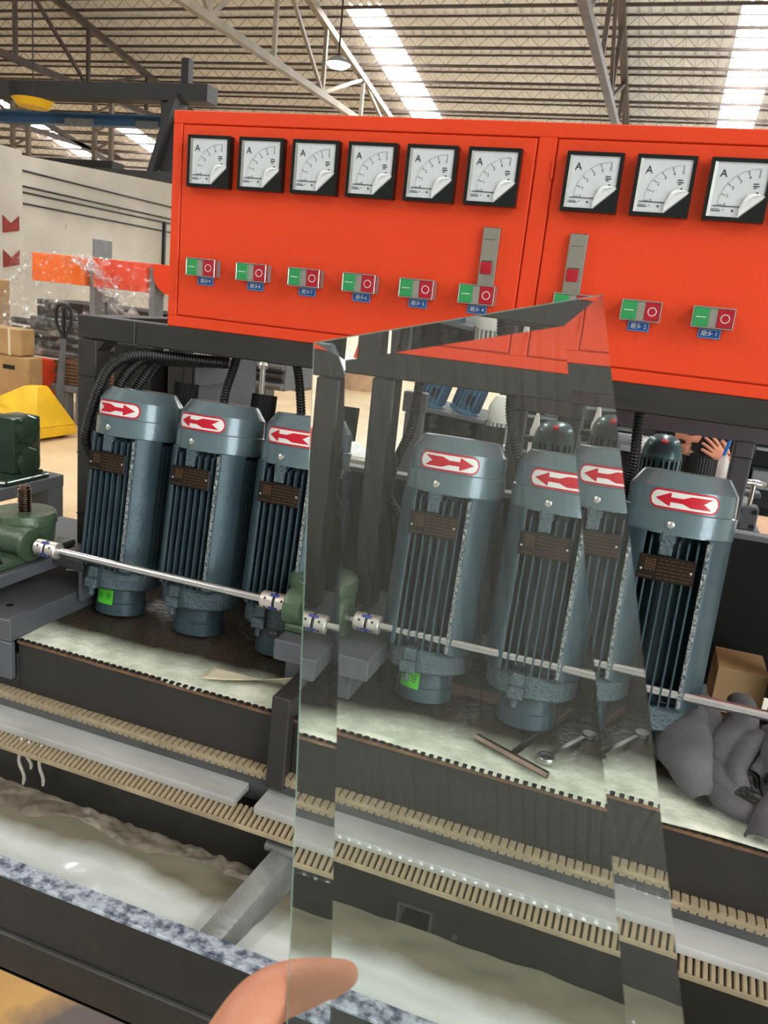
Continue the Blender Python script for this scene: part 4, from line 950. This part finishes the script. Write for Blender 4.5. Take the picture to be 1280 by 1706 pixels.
MB().cyl((-8.6, 9.2, 2.4), (-8.6, 9.2, 6.2), .01, 6).build('lamp_cord', m_dark, bpy.data.objects['yellow_lamp'])
# ================================================================== SEEN UNDER THE TOP RAIL
gc = thing('grey_casting', 'grey cast machine column with stepped lip, between the two left motors', 'machine column', (-.9, 1.75, FZ))
MB().box(-1.12, -.98, 1.6, 1.95, -.235, -.17).build('column_head', m_lgrey, gc, bev=.006)
MB().box(-1.10, -.99, 1.66, 1.95, -.34, -.235).build('column_neck', m_grey, gc, bev=.006)
MB().box(-1.12, -1.0, 1.66, 2.2, -.70, -.19).build('column_side', m_grey, gc, bev=.006)
for x in (-1.10, -1.04): MB().box(x, x + .03, 1.62, 1.66, -.60, -.235).build('column_rib', m_lgrey, gc, bev=.004)
MB().box(-.98, -.90, 1.60, 1.8, -.215, -.195).build('slotted_ledge', m_steel, gc, bev=.003)
MB().box(-1.12, -1.0, 1.64, 2.2, FZ, -.62).build('column_base', m_grey, gc, bev=.006)
MB().cyl((-.66, 1.6, -.36), (-.66, 1.6, -.22), .011, 12).build('bright_stud', m_chrome, gc)
MB().lathe([(.018, 0), (.02, .015), (.012, .028), (0, .03)], (-.66, 1.6, -.222), n=14).build('stud_cap', m_chrome, gc)
db = thing('dark_box', 'dark box standing behind the left motors under the top rail', 'box', (-.49, .62, -.3))
MB().box(-1.32, -1.14, 1.55, 1.9, -.42, -.19).build('box_body', m_dark, db, bev=.004); MB().box(-1.30, -1.16, 1.56, 1.88, FZ, -.42).build('box_foot', m_dark, db)
for k in range(5):
    tag(MB().box(-6.9 + .1 * k, -4.62 - .05 * k, 10.6 + .1 * k, 12, FZ + .06 * k, FZ + .055 + .06 * k).build('dark_sheet', m_dark if k % 2 else m_grey, None, bev=.004), ['bottom', 'second lowest', 'middle', 'second highest', 'topmost'][k] + ' dark sheet in the flat steel stack on the floor behind the hoses', 'sheet', 'flat stack of dark steel sheets')
tag(MB().box(-6.1, -5.2, 11.0, 11.4, FZ + .30, FZ + .42).build('orange_bar', m_orange, None), 'short orange bar lying on the dark sheets', 'bar')
tag(MB().lathe([(.40, 0), (.42, .3), (.40, .6), (0, .61)], (-4.1, 12.2, FZ), n=24).build('brown_drum', m_wood, None), 'round tan drum seen between the posts through the glass', 'drum')
def cone(x, y, z, lab):
    c = thing('traffic_cone', lab, 'cone', (x, y, z)); tag(MB().lathe([(.14, 0), (.03, .34), (.02, .35), (0, .35)], (x, y, z), n=20).build('cone_body', m_lred, c)); MB().box(x - .17, x + .17, y - .17, y + .17, z - .02, z).build('cone_base', m_dark, c)
cone(-.27, 2.0, -.80, 'faded red cone seen between the posts through the glass')
MB_ = MB().box(-.62, -.08, 1.5, 2.3, FZ, -.82); tag(MB_.build('low_bench', m_lgrey, None, bev=.005), 'low pale bench under the red cone', 'bench')
r2 = thing('rear_machine_bed', 'grey steel bed rail of the machine behind the panel', 'rail', (.2, 1.2, -.5)); MB().box(-.6, .45, 1.15, 1.35, -.465, -.425).build('bed_rail', m_steel, r2, bev=.004); MB().box(-.6, .45, 1.18, 1.35, FZ, -.465).build('bed_side', m_grey, r2, bev=.004)
tag(MB().grid(lambda u, v: Vector((-.30 + .28 * u, 1.2 + .1 * v, -.425 + .035 * math.sin(PI * u) * math.sin(PI * v) * (1 + .8 * noise.noise(Vector((u * 8, v * 5, 2)))))), 20, 10).build('white_rag', m_film, None, ang=180), 'crumpled off-white rag lying on the grey rail', 'rag')
bk = thing('bolted_bracket', 'dark grey bolted bracket beside the long hose behind the glass', 'bracket', (.2, .8, -.32))
MB().box(.176, .24, .8, .83, -.20, -.145).build('bracket_head', m_grey, bk, bev=.003); MB().box(.185, .235, .8, .83, FZ, -.20).build('bracket_stem', m_grey, bk, bev=.003)
for z in (-.153, -.178): MB().cyl((.184, .795, z), (.184, .80, z), .004, 10).build('bolt_head', m_rivet, bk)
# shelf with two small blue motors and their black chucks
sh = thing('shelf', 'dark steel shelf carrying two small blue motors', 'shelf', (.15, 1.5, -.29))
MB().add([(-.02, 1.45, -.272), (.275, 1.45, -.292), (.275, 1.45, -.280), (-.02, 1.45, -.260), (-.02, 1.75, -.272), (.275, 1.75, -.292), (.275, 1.75, -.280), (-.02, 1.75, -.260)],
         [(0, 1, 2, 3), (4, 7, 6, 5), (0, 3, 7, 4), (1, 5, 6, 2), (3, 2, 6, 7), (0, 4, 5, 1)]).build('shelf_plate', m_grey, sh)
MB().box(-.02, .30, 1.55, 1.75, FZ, -.293).build('shelf_back', m_void, sh)
for k, (x, zz) in enumerate(((.055, -.262), (.185, -.272))):
    t = thing('small_motor', ['small blue finned motor, left one on the dark shelf', 'small blue finned motor, right one on the dark shelf'][k], 'motor', (x, 1.55, zz), 'small blue motors on the shelf')
    d = Vector((.30, 0, 1)).normalized(); o = Vector((x - .01, 1.55, zz))
    MB().lathe([(.052, 0), (.056, .004), (.056, .012), (.045, .016), (.045, .10), (.052, .102), (.052, .125), (.03, .13), (0, .13)], o, d, 32).build('motor_barrel', m_mblue, t)
    xx, yy = frame(d)
    for q in range(20):
        a = 2 * PI * q / 20; e = xx * math.cos(a) + yy * math.sin(a); MB().obox(o + e * .048 + d * .058, e, d.cross(e), d, .006, .0016, .040).build('fin', m_mblue, t, smooth=False)
    tag(MB().obox(o + Vector((.028, -.047, .05)), (1, .35, -.3), (-.35, 1, 0), d, .013, .002, .017).build('rating_plate', m_plate, t), 'brown rating plate')
    c2 = thing('tool_chuck', ['black tool chuck hanging under the left small motor', 'black tool chuck hanging under the right small motor'][k], 'chuck', (x + .005, 1.52, zz - .1))
    MB().lathe([(.03, 0), (.036, -.008), (.036, -.022), (.028, -.026), (.028, -.034), (.035, -.038), (.035, -.052), (.022, -.062), (.018, -.085), (0, -.086)], (x + .005, 1.50, zz - .02), n=24).build('chuck_body', m_gloss, c2, ang=30)
wm = thing('white_motor', 'white upright motor with dark fins and silver handwheel behind the glass', 'motor', (.32, 1.5, -.42), 'upright motors of the machines behind')
MB().lathe([(.038, -.17), (.038, -.082)], (.318, 1.5, -.20), n=24).build('barrel', m_lgrey, wm)
for q in range(18):
    a = 2 * PI * q / 18; e = Vector((math.cos(a), math.sin(a), 0)); MB().obox(Vector((.318, 1.5, -.325)) + e * .041, e, Vector((0, 0, 1)).cross(e), (0, 0, 1), .005, .002, .042).build('fin', m_mwhite, wm, smooth=False)
MB().lathe([(.042, -.082), (.045, -.07), (.045, -.035), (.040, -.02), (.024, .006), (.014, .01), (0, .01)], (.318, 1.5, -.20), n=30).build('fan_cover', m_mwhite, wm)
def handwheel(x, y, z, r, lab):
    h = thing('handwheel', lab, 'handwheel', (x, y, z), 'silver handwheels')
    P = [(x + r * math.cos(a), y + r * math.sin(a), z) for a in [2 * PI * k / 28 for k in range(29)]]
    MB().tube(P, r * .13, 8).build('rim', m_chrome, h)
    for k in range(3):
        a = 2 * PI * k / 3; MB().bar((x, y, z), (x + r * math.cos(a), y + r * math.sin(a), z), r * .22, r * .12).build('spoke', m_chrome, h)
    MB().cyl((x, y, z - r * 1.6), (x, y, z + r * .2), r * .22, 12).build('hub', m_chrome, h); return h
MB().box(.31, .37, 1.36, 1.44, -.9, -.40).build('wheel_pillar', m_grey, wm)
handwheel(.335, 1.4, -.345, .036, 'silver handwheel beside the white motor, seen through the glass')
handwheel(1.083, .9, -.262, .026, 'silver handwheel on the slide block at the right edge')
sb = thing('slide_block', 'dark grey slide block with four black bolts under the handwheel', 'block', (1.085, .92, -.41))
MB().box(1.055, 1.108, .90, .95, -.385, -.325).build('block_face', m_grey, sb, bev=.003)
for x in (1.064, 1.099):
    for z in (-.336, -.374): MB().cyl((x, .896, z), (x, .90, z), .0055, 10).build('black_bolt', m_void, sb)
MB().box(1.066, 1.105, .90, .95, -.30, -.288).build('upper_arm', m_grey, sb, bev=.002); MB().cyl((1.085, .92, -.325), (1.085, .92, -.27), .006, 10).build('spindle', m_steel, sb)
MB().box(1.05, 1.12, .90, 1.0, -1.0, -.385).build('block_stand', m_grey, sb)
wt = tag(MB().box(1.108, 1.6, .85, 1.3, -.44, -.42).build('beige_bench_top', m_wood, None), 'beige bench top at the right edge behind the slide block', 'bench')
# grey frame of the next machine
gf = thing('tube_machine_frame', 'blue-grey tube frame of the machine behind, under the top rail', 'frame', (.78, .62, -.5))
MB().box(.50, 1.08, .6, .64, -.132, -.085).build('top_beam', m_grey, gf, bev=.003)
MB().box(.50, .538, .6, .64, -.75, -.132).build('post', m_grey, gf, bev=.003)
MB().box(.992, 1.032, .6, .64, -.75, -.132).build('post', m_grey, gf, bev=.003)
MB().box(.538, .70, .62, .64, -.205, -.19).build('lower_beam', m_grey, gf, bev=.003)
MB().box(.61, .66, .62, .64, -.19, -.132).build('junction_plate', m_grey, gf, bev=.002)
MB().box(.50, .538, .5985, .6, -.166, -.1645).build('seam', m_void, gf); MB().box(.992, 1.032, .5985, .6, -.166, -.1645).build('seam', m_void, gf)
bt = thing('glue_bottle', 'upright pale nozzle bottle behind the grey frame, seen through the glass', 'bottle', (.53, 1.2, -.29))
MB().lathe([(.016, -.32), (.016, -.03), (.012, -.02), (.005, .02), (0, .022)], (.485, 1.2, -.222), n=18).build('bottle_body', m_mwhite, bt)
gl_ = thing('lidded_jar', 'pale jar with round green lid behind the grey frame', 'jar', (.60, 1.1, FZ)); MB().lathe([(.022, FZ + .17), (.022, 0)], (.60, 1.1, -.17), n=20).build('jar_body', m_dark, gl_); MB().lathe([(.026, 0), (.03, .01), (.026, .018), (0, .02)], (.60, 1.1, -.17), (0, -.4, 1), 24).build('jar_lid', m_lgrey, gl_)
def cowl(x, y, zt, r, lab):
    """upright motor with a domed, slotted fan cowl"""
    c = thing('domed_motor', lab, 'motor', (x, y, zt - .35), 'domed motors behind the grinding motors')
    MB().lathe([(r * 1.02, FZ - zt), (r * 1.02, -.115)], (x, y, zt), n=28).build('barrel', m_void, c)
    MB().lathe([(r * .88, -.115), (r * .88, -.05)], (x, y, zt), n=28).build('inner_core', m_void, c)
    MB().lathe([(r * 1.03, -.047), (r * 1.0, -.040), (r * .93, -.024), (r * .75, -.010), (r * .45, -.002), (0, 0)], (x, y, zt), n=40).build('dome', m_teal, c, ang=180)
    n = 22
    for k in range(n):
        a = 2 * PI * k / n; e = Vector((math.cos(a), math.sin(a), 0))
        w_ = r * (.11 if k % 4 else .22)
        MB().obox(Vector((x, y, zt - .082)) + e * r, e, Vector((0, 0, 1)).cross(e), (0, 0, 1), .0015, w_ * .5, .038).build('cowl_slat', m_teal, c, smooth=False)
    tag(MB().lathe([(.008, 0), (.006, .002), (0, .0025)], (x + .001, y - r * .70, zt - .010), (0, -.55, .8), 14).build('red_badge', m_ared, c), 'small round red badge')
    return c
cowl(.625, .5, -.132, .047, 'teal domed slotted motor seen behind the glass, beside the edge band of the glass')
cowl(.845, .38, -.113, .038, 'teal domed slotted motor right of the glass, in front of the crouching man')
# desk clutter behind
cl = thing('rear_bench', 'grey bench with small white parts behind the right hose', 'bench', (.76, 1.5, -.7))
MB().box(.60, .86, 1.45, 1.8, -.31, -.295).build('bench_top', m_lgrey, cl); MB().box(.60, .86, 1.5, 1.8, -1.45, -.31).build('bench_side', m_dark, cl); MB().box(.60, .86, 1.5, 1.8, -.22, -.21).build('bench_shelf', m_lgrey, cl)
tag(MB().lathe([(.025, 0), (.03, .02), (.02, .04), (0, .045)], (.79, 1.5, -.295), (1, 0, .3), 16).build('white_part', m_mwhite, None), 'crumpled white packet with red mark on the rear bench', 'packet')
ab = thing('spray_bottle', 'white bottle with a blue air tube, right of the man', 'bottle', (1.01, 1.0, -.3))
MB().lathe([(.016, -.16), (.018, -.04), (.014, -.01), (.008, 0), (.008, .006), (0, .007)], (1.012, 1.0, -.225), n=20).build('bottle_body', m_mwhite, ab)
tag(MB().tube([(1.008, 1.0, -.222), (1.014, 1.0, -.19), (1.02, .99, -.155)], .0045, 10).build('air_tube', m_bluehose, ab), 'bright blue tube'); MB().box(1.026, 1.036, .99, 1.0, -.285, -.235).build('white_lever', m_mwhite, ab, bev=.002)
tag(MB().tube(spline([(1.135, .95, -.15), (1.12, .95, -.185), (1.118, .95, -.205), (1.13, .95, -.222), (1.15, .95, -.22)], 5), .004, 8).build('blue_air_hose', m_bluehose, None), 'short loop of blue air hose at the right edge', 'hose')
tag(MB().box(.90, 1.25, 2.0, 2.6, FZ, -.56).build('cluttered_bench', m_lgrey, None), 'pale bench in front of the man', 'bench')
# ================================================================== PEOPLE
def skin_mesh(name, nodes, edges, radii, m, parent, sub=2, root=0):
    me = bpy.data.meshes.new(name); o0 = ORG[parent.name] if parent else Vector((0, 0, 0))
    me.from_pydata([tuple(Vector(p) - o0) for p in nodes], edges, [])
    ob = bpy.data.objects.new(name, me); C.objects.link(ob)
    if parent: ob.parent = parent
    else: ob.location = (0, 0, ZC)
    sk = ob.modifiers.new('skin', 'SKIN'); sk.use_smooth_shade = True
    for i, v in enumerate(me.skin_vertices[0].data): v.radius = (radii[i], radii[i]) if not isinstance(radii[i], tuple) else radii[i]; v.use_root = (i == root)
    sb_ = ob.modifiers.new('sub', 'SUBSURF'); sb_.levels = sub; sb_.render_levels = sub
    me.materials.append(m); ORG[ob.name] = o0
    return ob
def chains(*cs):
    N = []; E_ = []; R_ = []
    for c in cs:
        start = c[0] if isinstance(c[0], int) else None; prev = start
        for q in (c[1:] if start is not None else c):
            N.append(q[0]); R_.append(q[1]); k = len(N) - 1
            if prev is not None: E_.append((prev, k))
            prev = k
    return N, E_, R_
man = thing('person', 'man in black clothes bending down with a phone held to his ear', 'person', (1.05, 3.0, FZ))
N_, E_, R_ = chains([((1.05, 3.35, -.62), .15), ((1.04, 3.25, -.42), .15), ((1.03, 3.08, -.29), .17), ((1.02, 2.96, -.24), .13), ((1.01, 2.88, -.27), .055)],
                    [2, ((.86, 3.02, -.26), .075), ((.80, 2.90, -.42), .055), ((.86, 2.72, -.56), .045)],
                    [2, ((1.20, 3.02, -.27), .075), ((1.26, 2.86, -.44), .055), ((1.19, 2.74, -.475), .042)],
                    [0, ((.96, 3.36, -.75), .10), ((.93, 3.20, -1.05), .07), ((.93, 3.32, -1.38), .05), ((.93, 3.18, -1.42), .04)],
                    [0, ((1.14, 3.36, -.75), .10), ((1.18, 3.20, -1.05), .07), ((1.17, 3.32, -1.38), .05), ((1.17, 3.18, -1.42), .04)])
skin_mesh('black_clothes', N_, E_, R_, m_cloth, man)
# head, bowed, face towards the floor and a little towards us
hd = MB(); hc = Vector((1.0, 2.80, -.37)); fwd = Vector((-.12, -.72, -.68)).normalized(); upv = Vector((0, -.68, .72)).normalized(); upv = (upv - fwd * upv.dot(fwd)).normalized(); rt = fwd.cross(upv)
def head(u, v):
    a = u * 2 * PI; b_ = v * PI; x = math.sin(b_) * math.cos(a); y = math.sin(b_) * math.sin(a); z = math.cos(b_)
    r_x = .074 * (1 - .16 * max(0, -z)); r_y = .092; r_z = .112
    yy = y * r_y; zz = z * r_z; xx = x * r_x
    if y > .6 and abs(x) < .3 and -.45 < z < .05: yy += .020 * (1 - abs(x) / .3) * (1 - (z + .2) ** 2 * 12 if abs(z + .2) < .28 else 0)
    if y > .3 and .02 < z < .22 and .15 < abs(x) < .55: yy -= .006
    if y > .6 and z < -.42 and z > -.62 and abs(x) < .35: yy += .004
    return hc + rt * xx + fwd * yy + upv * zz
hd.grid(head, 41, 31); skin_head = hd.build('head', m_skin, man, ang=180)
def hair(u, v):
    a = u * 2 * PI; b_ = v * PI * .62; x = math.sin(b_) * math.cos(a); y = math.sin(b_) * math.sin(a); z = math.cos(b_)
    k = 1.07 + .02 * noise.noise(Vector((x * 9, y * 9, z * 9)))
    p = Vector((x * .074, y * .094, z * .112)) * k
    if y > .35 and z < .62: p *= .86
    return hc + rt * p.x + fwd * p.y + upv * p.z
MB().grid(hair, 41, 21).build('hair', m_hair, skin_head, ang=180)
for s_ in (-1, 1):
    MB().lathe([(0, 0), (.008, .001), (.010, .005), (0, .007)], hc + rt * .027 * s_ + fwd * .078 + upv * .012, fwd, 12).build('eye', m_void, skin_head)
    MB().obox(hc + rt * .028 * s_ + fwd * .084 + upv * .030, rt, upv, fwd, .014, .0025, .003).build('eyebrow', m_hair, skin_head)
    MB().lathe([(0, 0), (.014, .004), (.016, .010), (0, .014)], hc + rt * .070 * s_ + upv * -.005, rt * s_, 12).build('ear', m_skin, skin_head)
MB().obox(hc + fwd * .087 - upv * .056, rt, upv, fwd, .019, .0035, .003).build('mouth', m_wood, skin_head)
MB().cyl(hc - fwd * .02 - upv * .05, hc - fwd * .07 - upv * .13, .045, 16).build('neck', m_skin, man)
def _h(): pass
def hand(base, d, up, s, name, parent, curl=.5, spread=.12):
    """palm with four unequal bent fingers and a thumb leaving its side"""
    d = Vector(d).normalized(); up = Vector(up); up = (up - d * up.dot(d)).normalized(); sd = d.cross(up); B = Vector(base)
    cs = [[(B - d * .05 * s, .024 * s), (B, .026 * s), (B + d * .035 * s, .030 * s), (B + d * .07 * s, .030 * s)]]
    N, E2, R2 = chains(*cs)
    lens = (.070, .080, .074, .058); offs = (-.030, -.010, .011, .030)
    for k in range(4):
        p = B + d * (.078 - .004 * abs(k - 1)) * s + sd * offs[k] * s; idx = 3
        dirv = (d + sd * spread * (k - 1.5)).normalized(); prev = idx; L = lens[k] * s
        for j in range(4):
            N.append(p); R2.append((.0100 - .0011 * j) * s); E2.append((prev, len(N) - 1)); prev = len(N) - 1
            ang = curl * j; dj = (dirv * math.cos(ang) + up * math.sin(ang)).normalized(); p = p + dj * L * (.42, .32, .26, 0)[j]
    prev = 1; p = B + d * .02 * s - sd * .034 * s
    for j, q in enumerate(((-.6, .75, .25), (-.35, .85, .4), (-.1, .9, .5), (0, 1, .5))):
        N.append(p); R2.append((.0125 - .0012 * j) * s); E2.append((prev, len(N) - 1)); prev = len(N) - 1
        p = p + (sd * q[0] + d * q[1] + up * q[2]).normalized() * .031 * s
    return skin_mesh(name, N, E2, R2, m_skin, parent)
hand((1.165, 2.70, -.47), (-.75, -.05, .62), (-.35, .9, -.2), .95, 'hand', man, .35)
MB().obox((1.075, 2.735, -.395), (.75, .1, -.5), (0, 1, 0), (.5, 0, .8), .04, .006, .075).build('phone', m_void, man, bev=.004)
# the holder's hand: a thumb lies along the back of the glass, the fingers stay below the frame
ch = thing('person', "photographer's bare hand pinching the lower left edge of the glass sheet", 'hand', (.73, -1.08, -.25))
F_ = Vector((-0.294719, 0.921797, -0.251854)); RT = Vector((.939292, .327912, .101016)); DN = Vector((.175702, -.206793, -.962479)); CP = Vector((.81694, -1.26898, .07932))
def cp_(u, v, dep): return CP + (F_ + RT * ((u - 640) / 1337) + DN * ((v - 853) / 1337)) * dep
th = [(cp_(600, 1617, .3305), .0040), (cp_(572, 1624, .3315), .0072), (cp_(530, 1634, .332), .0098), (cp_(478, 1646, .333), .0118), (cp_(430, 1668, .330), .0125), (cp_(395, 1725, .325), .0135), (cp_(345, 1830, .32), .017), (cp_(330, 1960, .32), .024), (cp_(300, 2120, .32), .026)]
N_, E_, R_ = chains(th)
for k, (a, b_, c_, d_) in enumerate((((400, 1930), (480, 1840), (520, 1760), (545, 1722)), ((390, 1990), (490, 1930), (560, 1860), (590, 1800)), ((380, 2060), (480, 2010), (560, 1950), (590, 1890)), ((360, 2120), (450, 2090), (530, 2040), (560, 1990)))):
    prev = 7
    for j, q in enumerate((a, b_, c_, d_)):
        N_.append(cp_(q[0], q[1], .335 - .001 * j + (.0 if k == 0 else .004))); R_.append((.0105, .0095, .0088, .0075)[j]); E_.append((prev, len(N_) - 1)); prev = len(N_) - 1
skin_mesh('hand_skin', N_, E_, R_, m_skin, ch, 3, root=7)

# rack and bins added behind the man to darken the bright background
rk = thing('filler_rack', 'added grey rack of filler bins behind the bending man', 'rack', (1.2, 4.0, FZ))
MB().box(-.1, 2.6, 4.3, 4.34, FZ, .3).build('rack_back', m_grey, rk)
for z in (-.95, -.72, -.50, -.28, -.05): MB().box(-.1, 2.6, 3.7, 4.3, z - .015, z).build('rack_shelf', m_lgrey, rk)
for x in (-.1, .8, 1.7, 2.56): MB().box(x, x + .04, 3.68, 3.72, FZ, .3).build('rack_upright', m_dark, rk)
random.seed(11); kk = 0
nm = ['black', 'pale grey', 'dark', 'white', 'brown']
for z in (-.72, -.50, -.28):
    x = -.02
    while x < 1.62:
        w_ = random.uniform(.10, .24); h_ = random.uniform(.06, .14); q = kk % 5
        if not (.74 < x + w_ and x < .86):
            tag(MB().box(x, x + w_, 3.75, 4.0, z, z + h_).build('filler_bin', [m_void, m_lgrey, m_dark, m_mwhite, m_card][q], None, bev=.006), nm[q] + ' filler bin, %s from the left on the %s filled shelf of the rack' % (['first', 'second', 'third', 'fourth', 'fifth', 'sixth', 'seventh', 'eighth', 'ninth', 'tenth'][kk], {-.72: 'lowest', -.50: 'middle', -.28: 'top'}[z]), 'bin', 'filler bins on the rack'); kk += 1
        x += w_ + random.uniform(.01, .05)
    kk = 0
